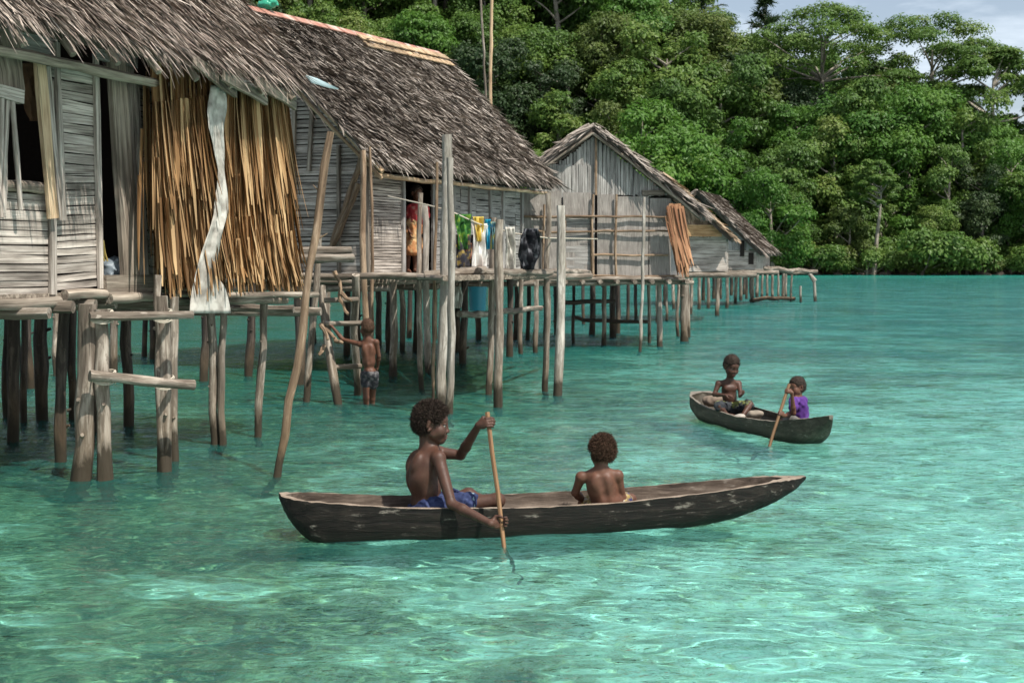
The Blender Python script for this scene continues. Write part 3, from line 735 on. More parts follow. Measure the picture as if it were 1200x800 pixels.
screen('palm_leaf_screen', 'dry brown palm leaf screen right of the white cloth strip at the hut corner', [(98, 112, 335, 260, -.03, 1), (98, 112, 275, 150, .05, 1), (205, 200, 345, 200, .07, 1), (255, 250, 345, 150, .1, 1), (280, 270, 338, 90, .12, 1)], 262, 330, .2)
mb = MB(); k = 26
for i in range(k):
    px = random.uniform(158, 182); a = fp.p(*fp.uz(px + 5, random.uniform(75, 230), -.1), -.1); L = (random.uniform(300, 335) - 305 - (a[2] - CAMH) / a[1] * -F) / F * a[1]
    mb.blades(a[None], (-UP + fp.u * random.gauss(-.03, .03))[None], (fp.n + fp.u * random.gauss(0, .5))[None], max(.3, min(L, 1.2)), .045, curl=.03, seg=4, fold=.4)
tag(mb.build('palm_leaf_bundle', M['palm'], loc=tuple(fp.p(fp.U(168), 1.5))), 'thin loose bunch of dry palm leaves hanging at the right side of the dark doorway', 'palm leaves')
# white cloth strip between the screens
def ribbon(name, label, cat, pts, mat, nseg=6, n=.16, fr=None, cols=8, amp=.02, solid=.004):
    """hanging cloth: pts = list of (y, x_left, x_right) in the wall plane"""
    fr = fr or fp; mb = MB(); ys = np.array([p[0] for p in pts], float); yy = np.linspace(ys[0], ys[-1], nseg * len(pts))
    xl = np.interp(yy, ys, [p[1] for p in pts]); xr = np.interp(yy, ys, [p[2] for p in pts])
    v = []
    for j, y in enumerate(yy):
        for i in range(cols + 1):
            s = i / cols; off = amp * math.sin(s * 9 + y * .05) + amp * .7 * math.sin(s * 21 - y * .11)
            q = fr.uz(xl[j] + (xr[j] - xl[j]) * s, y, n); v.append(fr.p(q[0], q[1], n + off))
    nr, nc = len(yy), cols + 1
    f = [[j * nc + i, j * nc + i + 1, (j + 1) * nc + i + 1, (j + 1) * nc + i] for j in range(nr - 1) for i in range(nc - 1)]
    mb.add(v, f); c = np.mean(v, 0)
    o = mb.build(name, mat, loc=tuple(c)); md = o.modifiers.new('thickness', 'SOLIDIFY'); md.thickness = solid
    return tag(o, label, cat)
M['tarp'] = cloth('white_tarp', (.22, .2, .17), (.42, .39, .34), (.54, .51, .45), 9, .8)
ribbon('cloth_strip', 'dirty white cloth strip twisted and hanging between the two palm leaf screens', 'cloth', [(100, 247, 263), (130, 243, 265), (150, 243, 263), (190, 254, 263), (200, 256, 263), (250, 251, 267), (280, 240, 259), (320, 229, 252), (335, 226, 262), (367, 223, 270)], M['tarp'], amp=.008)
# ------------------------------------------------------------------ second hut
EL = P(448, 184, 21.0); ER = P(650, 226, 27.0)
EL[2] = ER[2] = (EL[2] + ER[2]) / 2
u2 = unit(ER - EL); n2 = np.cross(u2, UP); n2 = n2 if n2[0] > 0 else -n2
h2 = thing('stilt_hut', 'long hut on stilts with a big grey thatched roof and washing hung in front', 'hut', (EL[0], EL[1], 0))
RR = P(512, 66, 28.0); RL = P(286, 12, 22.0)
RL = RR - u2 * np.dot(RR - RL, u2); RL[2] = P(286, 10, RL[1])[2]
roof = MB(); roof_slab(roof, EL, ER, RL, RR)
bl, br = 2 * RL - EL, 2 * RR - ER; bl[2] = br[2] = EL[2]
roof_slab(roof, bl, br, RL + UP * .01, RR + UP * .01)
ro2 = roof.build('roof', M['thatchunder'], h2)
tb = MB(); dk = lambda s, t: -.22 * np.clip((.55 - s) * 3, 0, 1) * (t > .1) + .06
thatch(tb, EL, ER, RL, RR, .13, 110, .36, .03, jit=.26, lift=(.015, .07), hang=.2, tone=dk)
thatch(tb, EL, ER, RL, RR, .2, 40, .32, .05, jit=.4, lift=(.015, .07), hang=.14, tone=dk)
tb.build('thatch', M['thatch2'], ro2)
bb = MB(); thatch(bb, br, bl, RR, RL, .4, 22, .7, .08); bb.build('rear_thatch', M['thatch2'], ro2)
rd = MB()
a, b = RL + UP * .08, RR + UP * .1
nd = unit(n2 * .7 + UP)
dn2 = unit(EL - RL)
for i in range(14):
    s0, s1 = i / 14, (i + 1) / 14
    c0, c1 = a + (b - a) * s0, a + (b - a) * (s1 + .012)
    w_ = .2
    rd.slab([c0, c1, c1 + dn2 * w_ + UP * .04, c0 + dn2 * w_ + UP * .04], .02, nd, r=random.random())
    rd.slab([c1, c0, c0 - n2 * .2 - UP * .14, c1 - n2 * .2 - UP * .14], .02, UP, r=random.random())
M['rust'] = cloth('rusty_tin', (.28, .1, .07), (.36, .2, .15), (.48, .38, .32), 3, .7, trans=0)
rd.build('ridge_cap', M['rust'], ro2)
rd = MB()
for k in range(2):
    for i in range(7):
        s0 = .5 + i * .0725; s1 = s0 + .078
        c0, c1 = a + (b - a) * s0 + dn2 * (.17 + .16 * k) + UP * (.055 - .02 * k), a + (b - a) * s1 + dn2 * (.17 + .16 * k) + UP * (.055 - .02 * k)
        rd.slab([c0, c1, c1 + dn2 * .18 + UP * .03, c0 + dn2 * .18 + UP * .03], .02, nd, r=random.random())
rd.build('ridge_board', M['tanwood'], ro2)
rk2 = MB(); rk2.pole(EL - u2 * .08 - UP * .1 + n2 * .05, RL - u2 * .08 - UP * .1, .035, .03, .02); rk2.pole(EL - u2 * .02 - UP * .2, RL - u2 * .02 - UP * .2, .03, .03, .02)
rk2.pole(EL - UP * .14 - n2 * .1, ER - UP * .14 - n2 * .1, .035, .03, .012)
rk2.build('rake_pole', M['tanwood'], ro2)
# loose sheet and cloth lying on the roofs
mb = MB(); c = [P(359, 88, 20.2), P(372, 92, 20.4), P(397, 104, 20.9), P(386, 102, 20.7), P(366, 96, 20.3)]
mb.slab(c, .02, unit(n2 + UP)); tag(mb.build('plastic_sheet', plain('pale_sheet', (.62, .75, .78), .4, .4, 6, .15), loc=tuple(c[0])), 'pale blue plastic scrap lying on the edge of the big thatched roof', 'plastic sheet')
f2 = Frame(EL - n2 * .45, u2, n2); FZ2 = 1.5
g2 = Frame(EL - n2 * .45 + u2 * .35, -n2, -u2)       # left gable wall, facing the camera; u grows leftwards
c2 = f2.p(.35, 0)
ZT2 = EL[2] - .05
zdoor = f2.uz(488, 210)[1]
m_ = MB(); slat_wall(m_, f2, .35, f2.U(471), FZ2, ZT2, (.035, .055), seg=4); m_.build('front_wall', M['slat'], h2)
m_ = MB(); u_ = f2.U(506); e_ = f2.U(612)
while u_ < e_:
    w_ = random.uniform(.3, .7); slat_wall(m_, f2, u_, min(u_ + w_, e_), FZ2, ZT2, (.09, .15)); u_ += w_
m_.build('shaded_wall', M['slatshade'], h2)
for px in (471, 506, 530, 549, 573, 588, 610):
    m_ = MB(); m_.bar(f2.p(f2.U(px), FZ2, .03), f2.p(f2.U(px), ZT2, .03), f2.u, .08, .04, seg=3, jit=.04); m_.build('batten', M['slatshade'], h2)
# gable wall in slats up to the roof slope
m_ = MB(); half = np.dot(EL - RL, n2); topz = RL[2]
z = FZ2
while z < topz - .25:
    h = random.uniform(.045, .075)
    cut = 0 if z < ZT2 else (z - ZT2) / (topz - ZT2) * half
    ua, ub = max(0, cut - .25), 2 * half - .9 - max(0, cut - .25)
    if ub - ua > .1:
        m_.bar(g2.p(ua, z + h / 2, random.uniform(-.008, .008)), g2.p(ub, z + h / 2 + random.uniform(-.02, .02), random.uniform(-.008, .008)), g2.n, .022, h - .01, seg=6, jit=.12)
    z += h
m_.build('gable_wall', M['slat'], h2)
m_ = MB()
for px0, py0, px1, py1, w in ((427, 175, 430, 335, .11), (345, 120, 340, 320, .07), (397, 170, 397, 320, .05), (366, 122, 362, 200, .06)):
    a = g2.p(*g2.uz(px0, py0, .04), .04); b = g2.p(*g2.uz(px1, py1, .04), .04); m_.bar(a, b, g2.u, w, .05, seg=4, jit=.06)
m_.build('post', M['plank'], h2)
m_ = MB()
for px0, py0, px1, py1 in ((425, 180, 390, 285), (420, 215, 388, 290)):
    a = g2.p(*g2.uz(px0, py0, .12), .12); b = g2.p(*g2.uz(px1, py1, .12), .12); m_.pole(a, b, .05, .045, .015)
m_.build('brace', M['brownpole'], h2)
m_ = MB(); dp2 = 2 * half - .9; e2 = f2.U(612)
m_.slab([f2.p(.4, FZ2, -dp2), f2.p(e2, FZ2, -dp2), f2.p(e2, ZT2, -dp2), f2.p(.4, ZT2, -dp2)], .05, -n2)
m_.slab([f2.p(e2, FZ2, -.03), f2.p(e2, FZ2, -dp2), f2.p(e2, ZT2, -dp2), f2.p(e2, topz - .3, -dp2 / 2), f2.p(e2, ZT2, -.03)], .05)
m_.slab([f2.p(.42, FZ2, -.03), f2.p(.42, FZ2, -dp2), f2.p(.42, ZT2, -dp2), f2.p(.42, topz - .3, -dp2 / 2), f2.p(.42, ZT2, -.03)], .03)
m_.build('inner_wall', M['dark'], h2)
m_ = MB(); m_.slab([f2.p(.35, FZ2, .05), f2.p(e2, FZ2, .05), f2.p(e2, FZ2, -dp2), f2.p(.35, FZ2, -dp2)], .08, UP); m_.build('floor', M['plank'], h2)
m_ = MB(); m_.pole(f2.p(.3, FZ2 - .1, .12), f2.p(e2, FZ2 - .1, .12), .06, .05); m_.pole(g2.p(-.15, FZ2 - .08, .1), g2.p(2 * half - 1, FZ2 - .08, .1), .055, .05)
for t in np.linspace(.4, e2 - .2, 8): m_.pole(f2.p(t, FZ2 - .2, .35), f2.p(t, FZ2 - .2, -dp2), .05, .05)
m_.build('floor_beam', M['pole'], h2)
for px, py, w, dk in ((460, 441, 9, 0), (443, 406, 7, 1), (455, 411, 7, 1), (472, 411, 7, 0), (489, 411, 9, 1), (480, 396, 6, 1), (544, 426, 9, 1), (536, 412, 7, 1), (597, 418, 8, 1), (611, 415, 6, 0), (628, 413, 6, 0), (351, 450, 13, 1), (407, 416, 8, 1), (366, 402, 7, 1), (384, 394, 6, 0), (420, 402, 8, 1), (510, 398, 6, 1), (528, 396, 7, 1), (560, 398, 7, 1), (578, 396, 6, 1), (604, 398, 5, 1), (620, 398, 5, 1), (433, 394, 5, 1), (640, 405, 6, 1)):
    m_ = MB(); hpost(m_, px, py, w, FZ2 - .1, px + random.uniform(-1.5, 1.5)); m_.build('stilt', M['shadepole' if dk else 'pole'], h2)
# ------------------------------------------------------------------ platform of poles in front of the second hut
pB, pC = W(521, 484), W(642, 459)
pl = thing('pole_platform', 'open landing platform of lashed poles in front of the long thatched hut', 'platform', (pB[0], pB[1], 0))
DZ = 1.5
q = lambda p, z: V3(p[0], p[1], z)
pA = P(384, 322, 17.6); corner2 = f2.p(.2, 0, .1); far2 = f2.p(e2 - .4, 0, .1)
m_ = MB()
for t in np.linspace(0, 1, 46):
    s = q(pB, DZ + .02) + (q(pC, DZ + .02) - q(pB, DZ + .02)) * t; e = q(corner2, DZ - .02) + (q(far2, DZ - .02) - q(corner2, DZ - .02)) * t
    m_.pole(s, e, .035, .03, .01, n=5, seg=6)
m_.build('deck', M['plank'], pl)
m_ = MB()
for (x0, y0, D0, x1, y1, D1, w) in ((497, 322, 16.9, 570, 317, 17.0, 10), (560, 318, 16.9, 645, 319, 18.6, 9), (565, 325, 17.2, 692, 323, 19.5, 7), (345, 323, 17.6, 523, 325, 17.4, 8), (340, 331, 17.8, 420, 331, 18.0, 7), (640, 319, 18.6, 690, 320, 22, 7)):
    m_.pole(P(x0, y0, D0), P(x1, y1, D1), w / F * D0 / 2, w / F * D1 / 2, .015)
m_.build('edge_pole', M['pole'], pl)
m_ = MB(); m_.pole(P(538, 368, 18.5), P(634, 361, 22.5), .045, .04, .015); m_.build('cross_brace', M['pole'], pl)
for px, py, w, xt, yt, mat in ((574, 463, 8, 578, 255, 'pole'), (584, 477, 10, 586, 257, 'pole'), (639, 459, 7, 642, 226, 'pole'), (503, 437, 8, 497, 240, 'palepole'), (495, 455, 6, 493, 226, 'pole'), (351, 440, 8, 350, 330, 'shadepole')):
    m_ = MB(); a = W(px, py); b = P(xt, yt, a[1]); d = unit(b - a); r = w / F * a[1] / 2; m_.pole(a - d, b, r * 1.06, r * .95, .014); m_.build('stilt', M[mat], pl)
# ladder
ld = thing('pole_ladder', 'rough pole ladder rising from the water to the platform where the boy climbs', 'ladder', tuple(W(397, 473)))
for px, py, w, xt, yt in ((397, 473, 10, 377, 335), (419, 463, 9, 417, 322)):
    m_ = MB(); a = W(px, py); a[1] += 0; b = P(xt, yt, 17.4); d = unit(b - a); r = w / F * a[1] / 2; m_.pole(a - d * .9, b, r * 1.1, r, .02); m_.build('rail', M['pole'], ld)
for y, xl, xr in ((379, 381, 428), (430, 390, 424), (352, 380, 420)):
    m_ = MB(); m_.pole(P(xl, y, 17.15), P(xr, y - 1, 17.25), .034, .03, .008); m_.build('rung', M['pole'], ld)
# free poles
free_pole('leaning_pole', 'long thin brown pole leaning to the right in front of the first hut corner', 330, 558, 10, 388, 155, M['brownpole'], dtop=.3, knots=2, wob=.018)
free_pole('mooring_post', 'thick pale split post, left of the tall pair behind the paddling boy', 516, 480, 12, 524, 158, M['palepole'])
free_pole('mooring_post', 'tall straight pale post, right of the pair behind the paddling boy', 526, 486, 9, 527, 185, M['palepole'])
free_pole('mooring_post', 'thick pale grey post standing alone right of the hanging black clothes', 654, 463, 11, 657, 241, M['palepole'])
free_pole('thin_pole', 'thin light pole beside the doorway left of the tall double post', 509, 470, 4, 512, 190, M['brownpole'])
free_pole('wooden_post', 'bare yellowish pole against the slatted corner of the long hut', 432, 452, 8, 425, 176, M['brownpole'])
free_pole('thin_pole', 'thin bamboo pole right next to the yellowish corner pole', 437, 448, 4, 433, 172, M['brownpole'])
free_pole('wooden_post', 'post bending towards the left beside the ladder', 358, 471, 8, 374, 275, M['pole'])
free_pole('thin_pole', 'thin tall pale pole in front of the gabled hut wall', 750, 412, 4, 755, 231, M['palepole'])
free_pole('wooden_post', 'short thick pale post standing in front of the gabled hut, right of the thin pole', 773, 406, 6.5, 772, 299, M['palepole'])
free_pole('wooden_post', 'pale stub in the water nearest the end of the far jetty', 938, 354, 3, 938, 335, M['palepole'])
fpole = free_pole('wooden_post', 'white bent-topped pole at the very end of the far jetty', 955, 353, 4, 954, 327, M['palepole'], knots=0)
m_ = MB(); b = P(954, 327, W(955, 353)[1]); m_.pole(b + V3(.02, 0, -.08), b + V3(-.2, 0, .22), .1, .08, .01); o = m_.build('knob', M['palepole'], fpole)
free_pole('bamboo_pole', 'tall bamboo mast rising behind the big thatched roof', 573, 395, 4.2, 577, -30, M['tanwood'])
free_pole('bamboo_pole', 'thin bare stick crossing beside the tall bamboo mast', 580, 393, 3, 563, -20, M['pole'])
# logs resting beside the corner
for (y, xl, xr, D, lab) in ((294, 352, 411, 16.6, 'weathered log lying on top of the stack at the first hut corner'), (303, 352, 414, 16.5, 'weathered log lying underneath another log at the first hut corner')):
    m_ = MB(); m_.pole(P(xl, y, D), P(xr, y - 1, D + .3), .055, .05, .008); tag(m_.build('log', M['pole'], loc=tuple(P(xl, y, D))), lab, 'log')
br_ = MB(); a = P(395, 318, 17.3)
for i, (x, y, x2, y2) in enumerate(((392, 318, 398, 345), (398, 345, 408, 368), (398, 342, 412, 352), (376, 380, 392, 396), (376, 380, 384, 398), (392, 396, 402, 402), (380, 405, 374, 416))):
    br_.pole(P(x, y, 17.1), P(x2, y2, 17.0), .03, .018, .02, n=5, seg=6)
tag(br_.build('dry_branch', M['brownpole'], loc=tuple(a)), 'tangled dry branches tied to the ladder poles', 'branch')
# ------------------------------------------------------------------ washing line
lineP = [P(455, 230, 18.6), P(500, 240, 17.6), P(527, 247, 17.2), P(560, 262, 17.4), P(600, 273, 17.8), P(642, 279, 18.2), P(700, 280, 22.5)]
m_ = MB(); m_.tube(np.array(lineP), .009, 6, jit=0); tag(m_.build('washing_line', M['rope'], loc=tuple(lineP[2])), 'pale rope line strung between the poles with washing on it', 'rope')
fw = Frame(P(545, 305, 17.35), P(640, 305, 18.0) - P(545, 305, 17.35), V3(.3, -1, 0))
def garment(name, label, cat, pts, mat, amp=.03, cols=12): return ribbon(name, label, cat, pts, mat, n=0, fr=fw, cols=cols, amp=amp, solid=.008)
garment('green_shirt', 'green and black patterned cloth on the washing line', 'cloth', [(251, 531, 552), (262, 532, 552), (292, 536, 550)], cloth('green_cloth', (.012, .03, .014), (.04, .15, .03), (.16, .26, .03), 14))
garment('dark_cloth', 'dark patterned cloth hanging lowest beside the green cloth', 'cloth', [(275, 530, 556), (290, 531, 556), (313, 529, 554)], cloth('dark_cloth', (.015, .02, .03), (.05, .045, .05), (.25, .18, .05), 11))
garment('yellow_cloth', 'yellow cloth hanging on the washing line right of the green cloth', 'cloth', [(254, 554, 566), (268, 555, 566), (283, 558, 563)], cloth('yellow_cloth', (.45, .3, .05), (.62, .45, .1), None, 6))
garment('white_cloth', 'white and beige cloth hanging below the yellow cloth', 'cloth', [(262, 551, 571), (290, 553, 572), (314, 553, 572)], cloth('white_cloth', (.4, .3, .24), (.62, .6, .56), (.72, .7, .66), 5))
garment('blue_cloth', 'turquoise blue cloth hanging on the washing line', 'cloth', [(257, 568, 573), (275, 568, 573), (292, 570, 572)], cloth('blue_cloth', (.01, .16, .28), (.02, .28, .42), None, 6))
garment('towel', 'blue and yellow towel hanging by the middle post', 'towel', [(260, 574, 581), (280, 575, 582), (292, 576, 581)], cloth('towel_cloth', (.03, .12, .2), (.15, .24, .22), (.6, .5, .08), 12))
garment('white_sheet', 'white sheet hanging on the line left of the black clothes', 'sheet', [(266, 590, 602), (290, 592, 605), (317, 593, 606)], M['tarp'])
bm_ = cloth('black_cloth', (.008, .008, .01), (.02, .02, .024), (.12, .12, .13), 9)
garment('black_clothes', 'bundle of black clothes hanging at the right end of the washing line', 'clothes', [(268, 612, 628), (280, 606, 634), (300, 607, 634), (316, 614, 628)], bm_, .06)
garment('white_towel', 'small white towel hanging beneath the platform', 'towel', [(336, 534, 538), (345, 532, 540), (361, 533, 539)], M['tarp'])
mb = MB(); a, b = P(549, 337, 22), P(570, 337, 22.3); dd = V3(.1, .9, 0)
tub = [(.0, 1.0), (.3, 1.02)]
c = (a + b) / 2; u = np.linspace(0, 2 * math.pi, 20, endpoint=False)
rings = [(-.36, .11), (-.35, .125), (.0, .14), (.0, .15), (.015, .15), (.015, .13), (-.33, .115)]
v = np.concatenate([np.stack([c[0] + np.cos(u) * r, c[1] + np.sin(u) * r, np.full(20, c[2] + z)], 1) for z, r in rings])
f = [[k * 20 + j, k * 20 + (j + 1) % 20, k * 20 + 20 + (j + 1) % 20, k * 20 + 20 + j] for k in range(6) for j in range(20)] + [[j for j in range(20)][::-1], [120 + j for j in range(20)]]
mb.add(v, f); tag(mb.build('plastic_tub', plain('blue_plastic', (.01, .22, .32), .35, .5, 8, .15), loc=tuple(c)), 'turquoise plastic tub hung beneath the platform', 'tub')
# ------------------------------------------------------------------ third hut with its gable to the camera
D3 = 28.0
gl, gr, gp = P(612, 325, D3 - .2), P(787, 325, D3 + .1), P(697, 152, D3)
g3 = Frame(gl, gr - gl, V3(0, -1, 0)); ax3 = unit(V3(.17, .985, 0))
h3 = thing('stilt_hut', 'grey gabled hut on stilts with its pointed end wall facing the water', 'hut', (g3.o[0], g3.o[1], 0))
UZ = lambda px, py: g3.uz(px, py)
upk, zpk = UZ(696, 150); ulw, zlw = UZ(640, 192); urw, zrw = UZ(822, 250)
FZ3 = UZ(700, 324)[1]
def roofz(u): return zpk - .1 - (upk - u) * (zpk - zlw) / (upk - ulw) if u < upk else zpk - .1 - (u - upk) * (zpk - zrw) / (urw - upk)
m_ = MB(); uR = UZ(787, 300)[0]
zmid = UZ(700, 229)[1]
vslat_wall(m_, g3, .05, uR, zmid, lambda u: roofz(u) - .06, (.03, .06)); vslat_wall(m_, g3, .0, upk + .0, zmid - .05, lambda u: zmid + .6 if u > .5 else zmid + .1, (.04, .08), n=.015)
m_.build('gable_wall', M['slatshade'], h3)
def palmmat():
    m, nt, out = newmat('woven_palm'); tc = N(nt, 'ShaderNodeTexCoord').outputs['Object']
    mp = N(nt, 'ShaderNodeMapping'); mp.inputs['Scale'].default_value = (22, 22, 2.2); mp.inputs['Rotation'].default_value = (0, R(14), 0); lk(nt, tc, mp.inputs[0])
    g = noise(nt, mp.outputs[0], 1, 5, .6, 1.6); k = noise(nt, tc, 2.2, 4)
    c = ramp(nt, mathn(nt, 'ADD', mathn(nt, 'MULTIPLY', g, .6), mathn(nt, 'MULTIPLY', k, .4)), [(.3, (.12, .105, .092)), (.5, (.25, .225, .2)), (.7, (.4, .365, .325))]).outputs[0]
    bsdf(nt, out, c, .85, .2, g, .5, .02); return m
WM = palmmat()
m_ = MB()
for x0, x1, y0, y1 in ((659, 697, 226, 254), (699, 721, 228, 324), (721, 760, 230, 324), (760, 786, 232, 324), (610, 658, 224, 324)):
    a, b = UZ(x0, 300)[0], UZ(x1, 300)[0]; m_.slab([g3.p(a + .01, FZ3, .03), g3.p(b - .01, FZ3, .03), g3.p(b - .01, UZ(700, y0)[1], .03), g3.p(a + .01, UZ(700, y0)[1], .03)], .03, g3.n, r=random.random())
m_.build('mat_wall', WM, h3)
m_ = MB(); slat_wall(m_, g3, UZ(663, 300)[0], UZ(692, 300)[0], FZ3 + .08, UZ(680, 254)[1], (.06, .1), n=.02); dr = m_.build('door', M['slatshade'], h3)
m_ = MB()
for px in (662, 693): m_.pole(g3.p(UZ(px, 300)[0], FZ3, .07), g3.p(UZ(px, 300)[0], UZ(px, 252)[1], .07), .03, .025)
for py in (254, 319): m_.pole(g3.p(UZ(660, 300)[0], UZ(680, py)[1], .08), g3.p(UZ(695, 300)[0], UZ(680, py)[1], .08), .03, .025)
m_.build('frame', M['brownpole'], dr)
m_ = MB()
for py, xa, xb in ((254, 612, 786), (271, 630, 786), (299, 692, 782), (323, 612, 790)): m_.pole(g3.p(UZ(xa, 300)[0], UZ(700, py)[1], .1), g3.p(UZ(xb, 300)[0], UZ(700, py)[1], .1), .025, .02, .015)
for px, yt in ((694, 228), (721, 228), (637, 240), (697, 160)): m_.pole(g3.p(UZ(px, 300)[0], FZ3 if yt > 200 else zmid, .1), g3.p(UZ(px, 300)[0], UZ(px, yt)[1], .1), .028, .022, .015)
m_.build('lattice', M['brownpole'], h3)
# roof
ov = -.45; bk = 4.2; o_ = -ax3 * .22
eL0 = g3.p(ulw - .05, zlw, 0) + o_; eR0 = g3.p(urw, zrw, 0) + o_; rp0 = g3.p(upk, zpk, 0) + o_
eL1, eR1, rp1 = eL0 + ax3 * bk, eR0 + ax3 * bk * .8, rp0 + ax3 * bk
roof = MB(); roof_slab(roof, eR0, eR1, rp0, rp1, .09); roof_slab(roof, eL0, eL1, rp0 + UP * .01, rp1 + UP * .01, .09); ro3 = roof.build('roof', M['thatchunder'], h3)
tb = MB(); thatch(tb, eR0, eR1, rp0, rp1, .15, 70, .4, .04, jit=.2, lift=(.01, .05), over=.01); thatch(tb, eL1, eL0, rp1, rp0, .2, 40, .4, .05, jit=.2, lift=(.01, .05), over=.01)
for e, rdg in ((eR0, rp0), (eL0, rp0)):
    k = 300; t = rng.random(k); B = rdg + (e - rdg) * t[:, None] + UP * .05 + rng.standard_normal((k, 3)) * .03
    tb.blades(B, np.tile(unit(e - rdg), (k, 1)) - ax3 * .12 + rng.standard_normal((k, 3)) * .13, np.tile(UP - ax3, (k, 1)), .2 + .22 * rng.random(k), .035, lift=.02)
tb.build('thatch', M['thatch2'], ro3)
m_ = MB()
for e in (eR0, eL0): m_.pole(e - UP * .1 - ax3 * .0, rp0 - UP * .12, .035, .03, .01); m_.pole(e - UP * .12 + ax3 * .35, rp0 - UP * .13 + ax3 * .35, .03, .03, .01)
m_.build('rake_pole', M['plank'], ro3)
m_ = MB(); m_.bar(g3.p(UZ(752, 226)[0], UZ(752, 226)[1], .05), g3.p(UZ(778, 226)[0], UZ(770, 226)[1], .05), UP, .1, .04); m_.build('beam', M['plank'], h3)
# side and rear walls, floor
m_ = MB(); s3 = ax3 * 3.4; A = lambda u, z: g3.p(u, z, -.03)
m_.slab([A(uR - .02, FZ3), A(uR - .02, FZ3) + s3, A(uR - .02, roofz(uR) - .1) + s3, A(uR - .02, roofz(uR) - .1)], .05); m_.slab([A(.02, FZ3), A(.02, FZ3) + s3, A(.02, roofz(.1) - .1) + s3, A(.02, roofz(.1) - .1)], .05)
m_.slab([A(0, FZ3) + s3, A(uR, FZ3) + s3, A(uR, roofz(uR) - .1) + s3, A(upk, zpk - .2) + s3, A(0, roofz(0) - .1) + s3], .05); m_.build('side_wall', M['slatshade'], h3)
m_ = MB(); m_.slab([A(0, FZ3), A(uR + .1, FZ3), A(uR + .1, FZ3) + s3, A(0, FZ3) + s3], .08, UP); m_.build('floor', M['plank'], h3)
m_ = MB(); m_.pole(g3.p(-.2, FZ3 - .06, .16), g3.p(UZ(800, 320)[0], FZ3 - .06, .16), .05, .045); m_.pole(g3.p(-.2, FZ3 - .15, .05), g3.p(UZ(812, 320)[0], FZ3 - .13, .05), .05, .045)
for px in np.linspace(620, 800, 10): m_.pole(g3.p(UZ(px, 320)[0], FZ3 - .1, .4), g3.p(UZ(px, 320)[0], FZ3 - .1, -3), .045, .04, seg=6)
m_.build('floor_beam', M['pole'], h3)
for px, py, w, dk in ((672, 402, 4, 1), (694, 392, 7, 1), (707, 404, 5.5, 0), (718, 395, 8, 1), (724, 391, 6, 1), (761, 402, 4, 0), (801, 400, 9.5, 0), (806, 395, 4, 0), (795, 394, 4, 0), (660, 385, 4, 1), (683, 380, 4, 1), (735, 378, 4, 1), (745, 374, 4, 1), (770, 378, 3, 0), (650, 392, 5, 1), (782, 376, 3, 0)):
    m_ = MB(); hpost(m_, px, py, w, FZ3 - .08, px + random.uniform(-1, 1)); m_.build('stilt', M['shadepole' if dk else 'pole'], h3)
m_ = MB(); m_.pole(P(655, 354, 29), P(720, 353, 30), .05, .045); m_.pole(P(672, 371, 30), P(760, 377, 29), .04, .035, .04); m_.build('cross_brace', M['shadepole'], h3)
# bark sheets at its right corner
mb = MB(); k = 70
for i in range(k):
    s = random.random(); a = P(783 + 16 * s, random.uniform(238, 262), D3 - .25); bpt = P(794 + 14 * s + random.gauss(0, 2), random.uniform(296, 326), D3 - .3)
    mb.blades(a[None], (bpt - a)[None], (V3(0, -1, 0) + rng.standard_normal(3) * .35)[None], np.linalg.norm(bpt - a), random.uniform(.07, .14), curl=random.gauss(0, .05), seg=4)
tag(mb.build('bark_screen', M['bark'], loc=tuple(P(795, 325, D3))), 'orange brown bark sheets hanging at the right corner of the grey gabled hut', 'bark sheets')
M['fascia'] = wood('orange_board', (.2, .11, .05), (.36, .21, .1), (.46, .3, .16), wet=False)
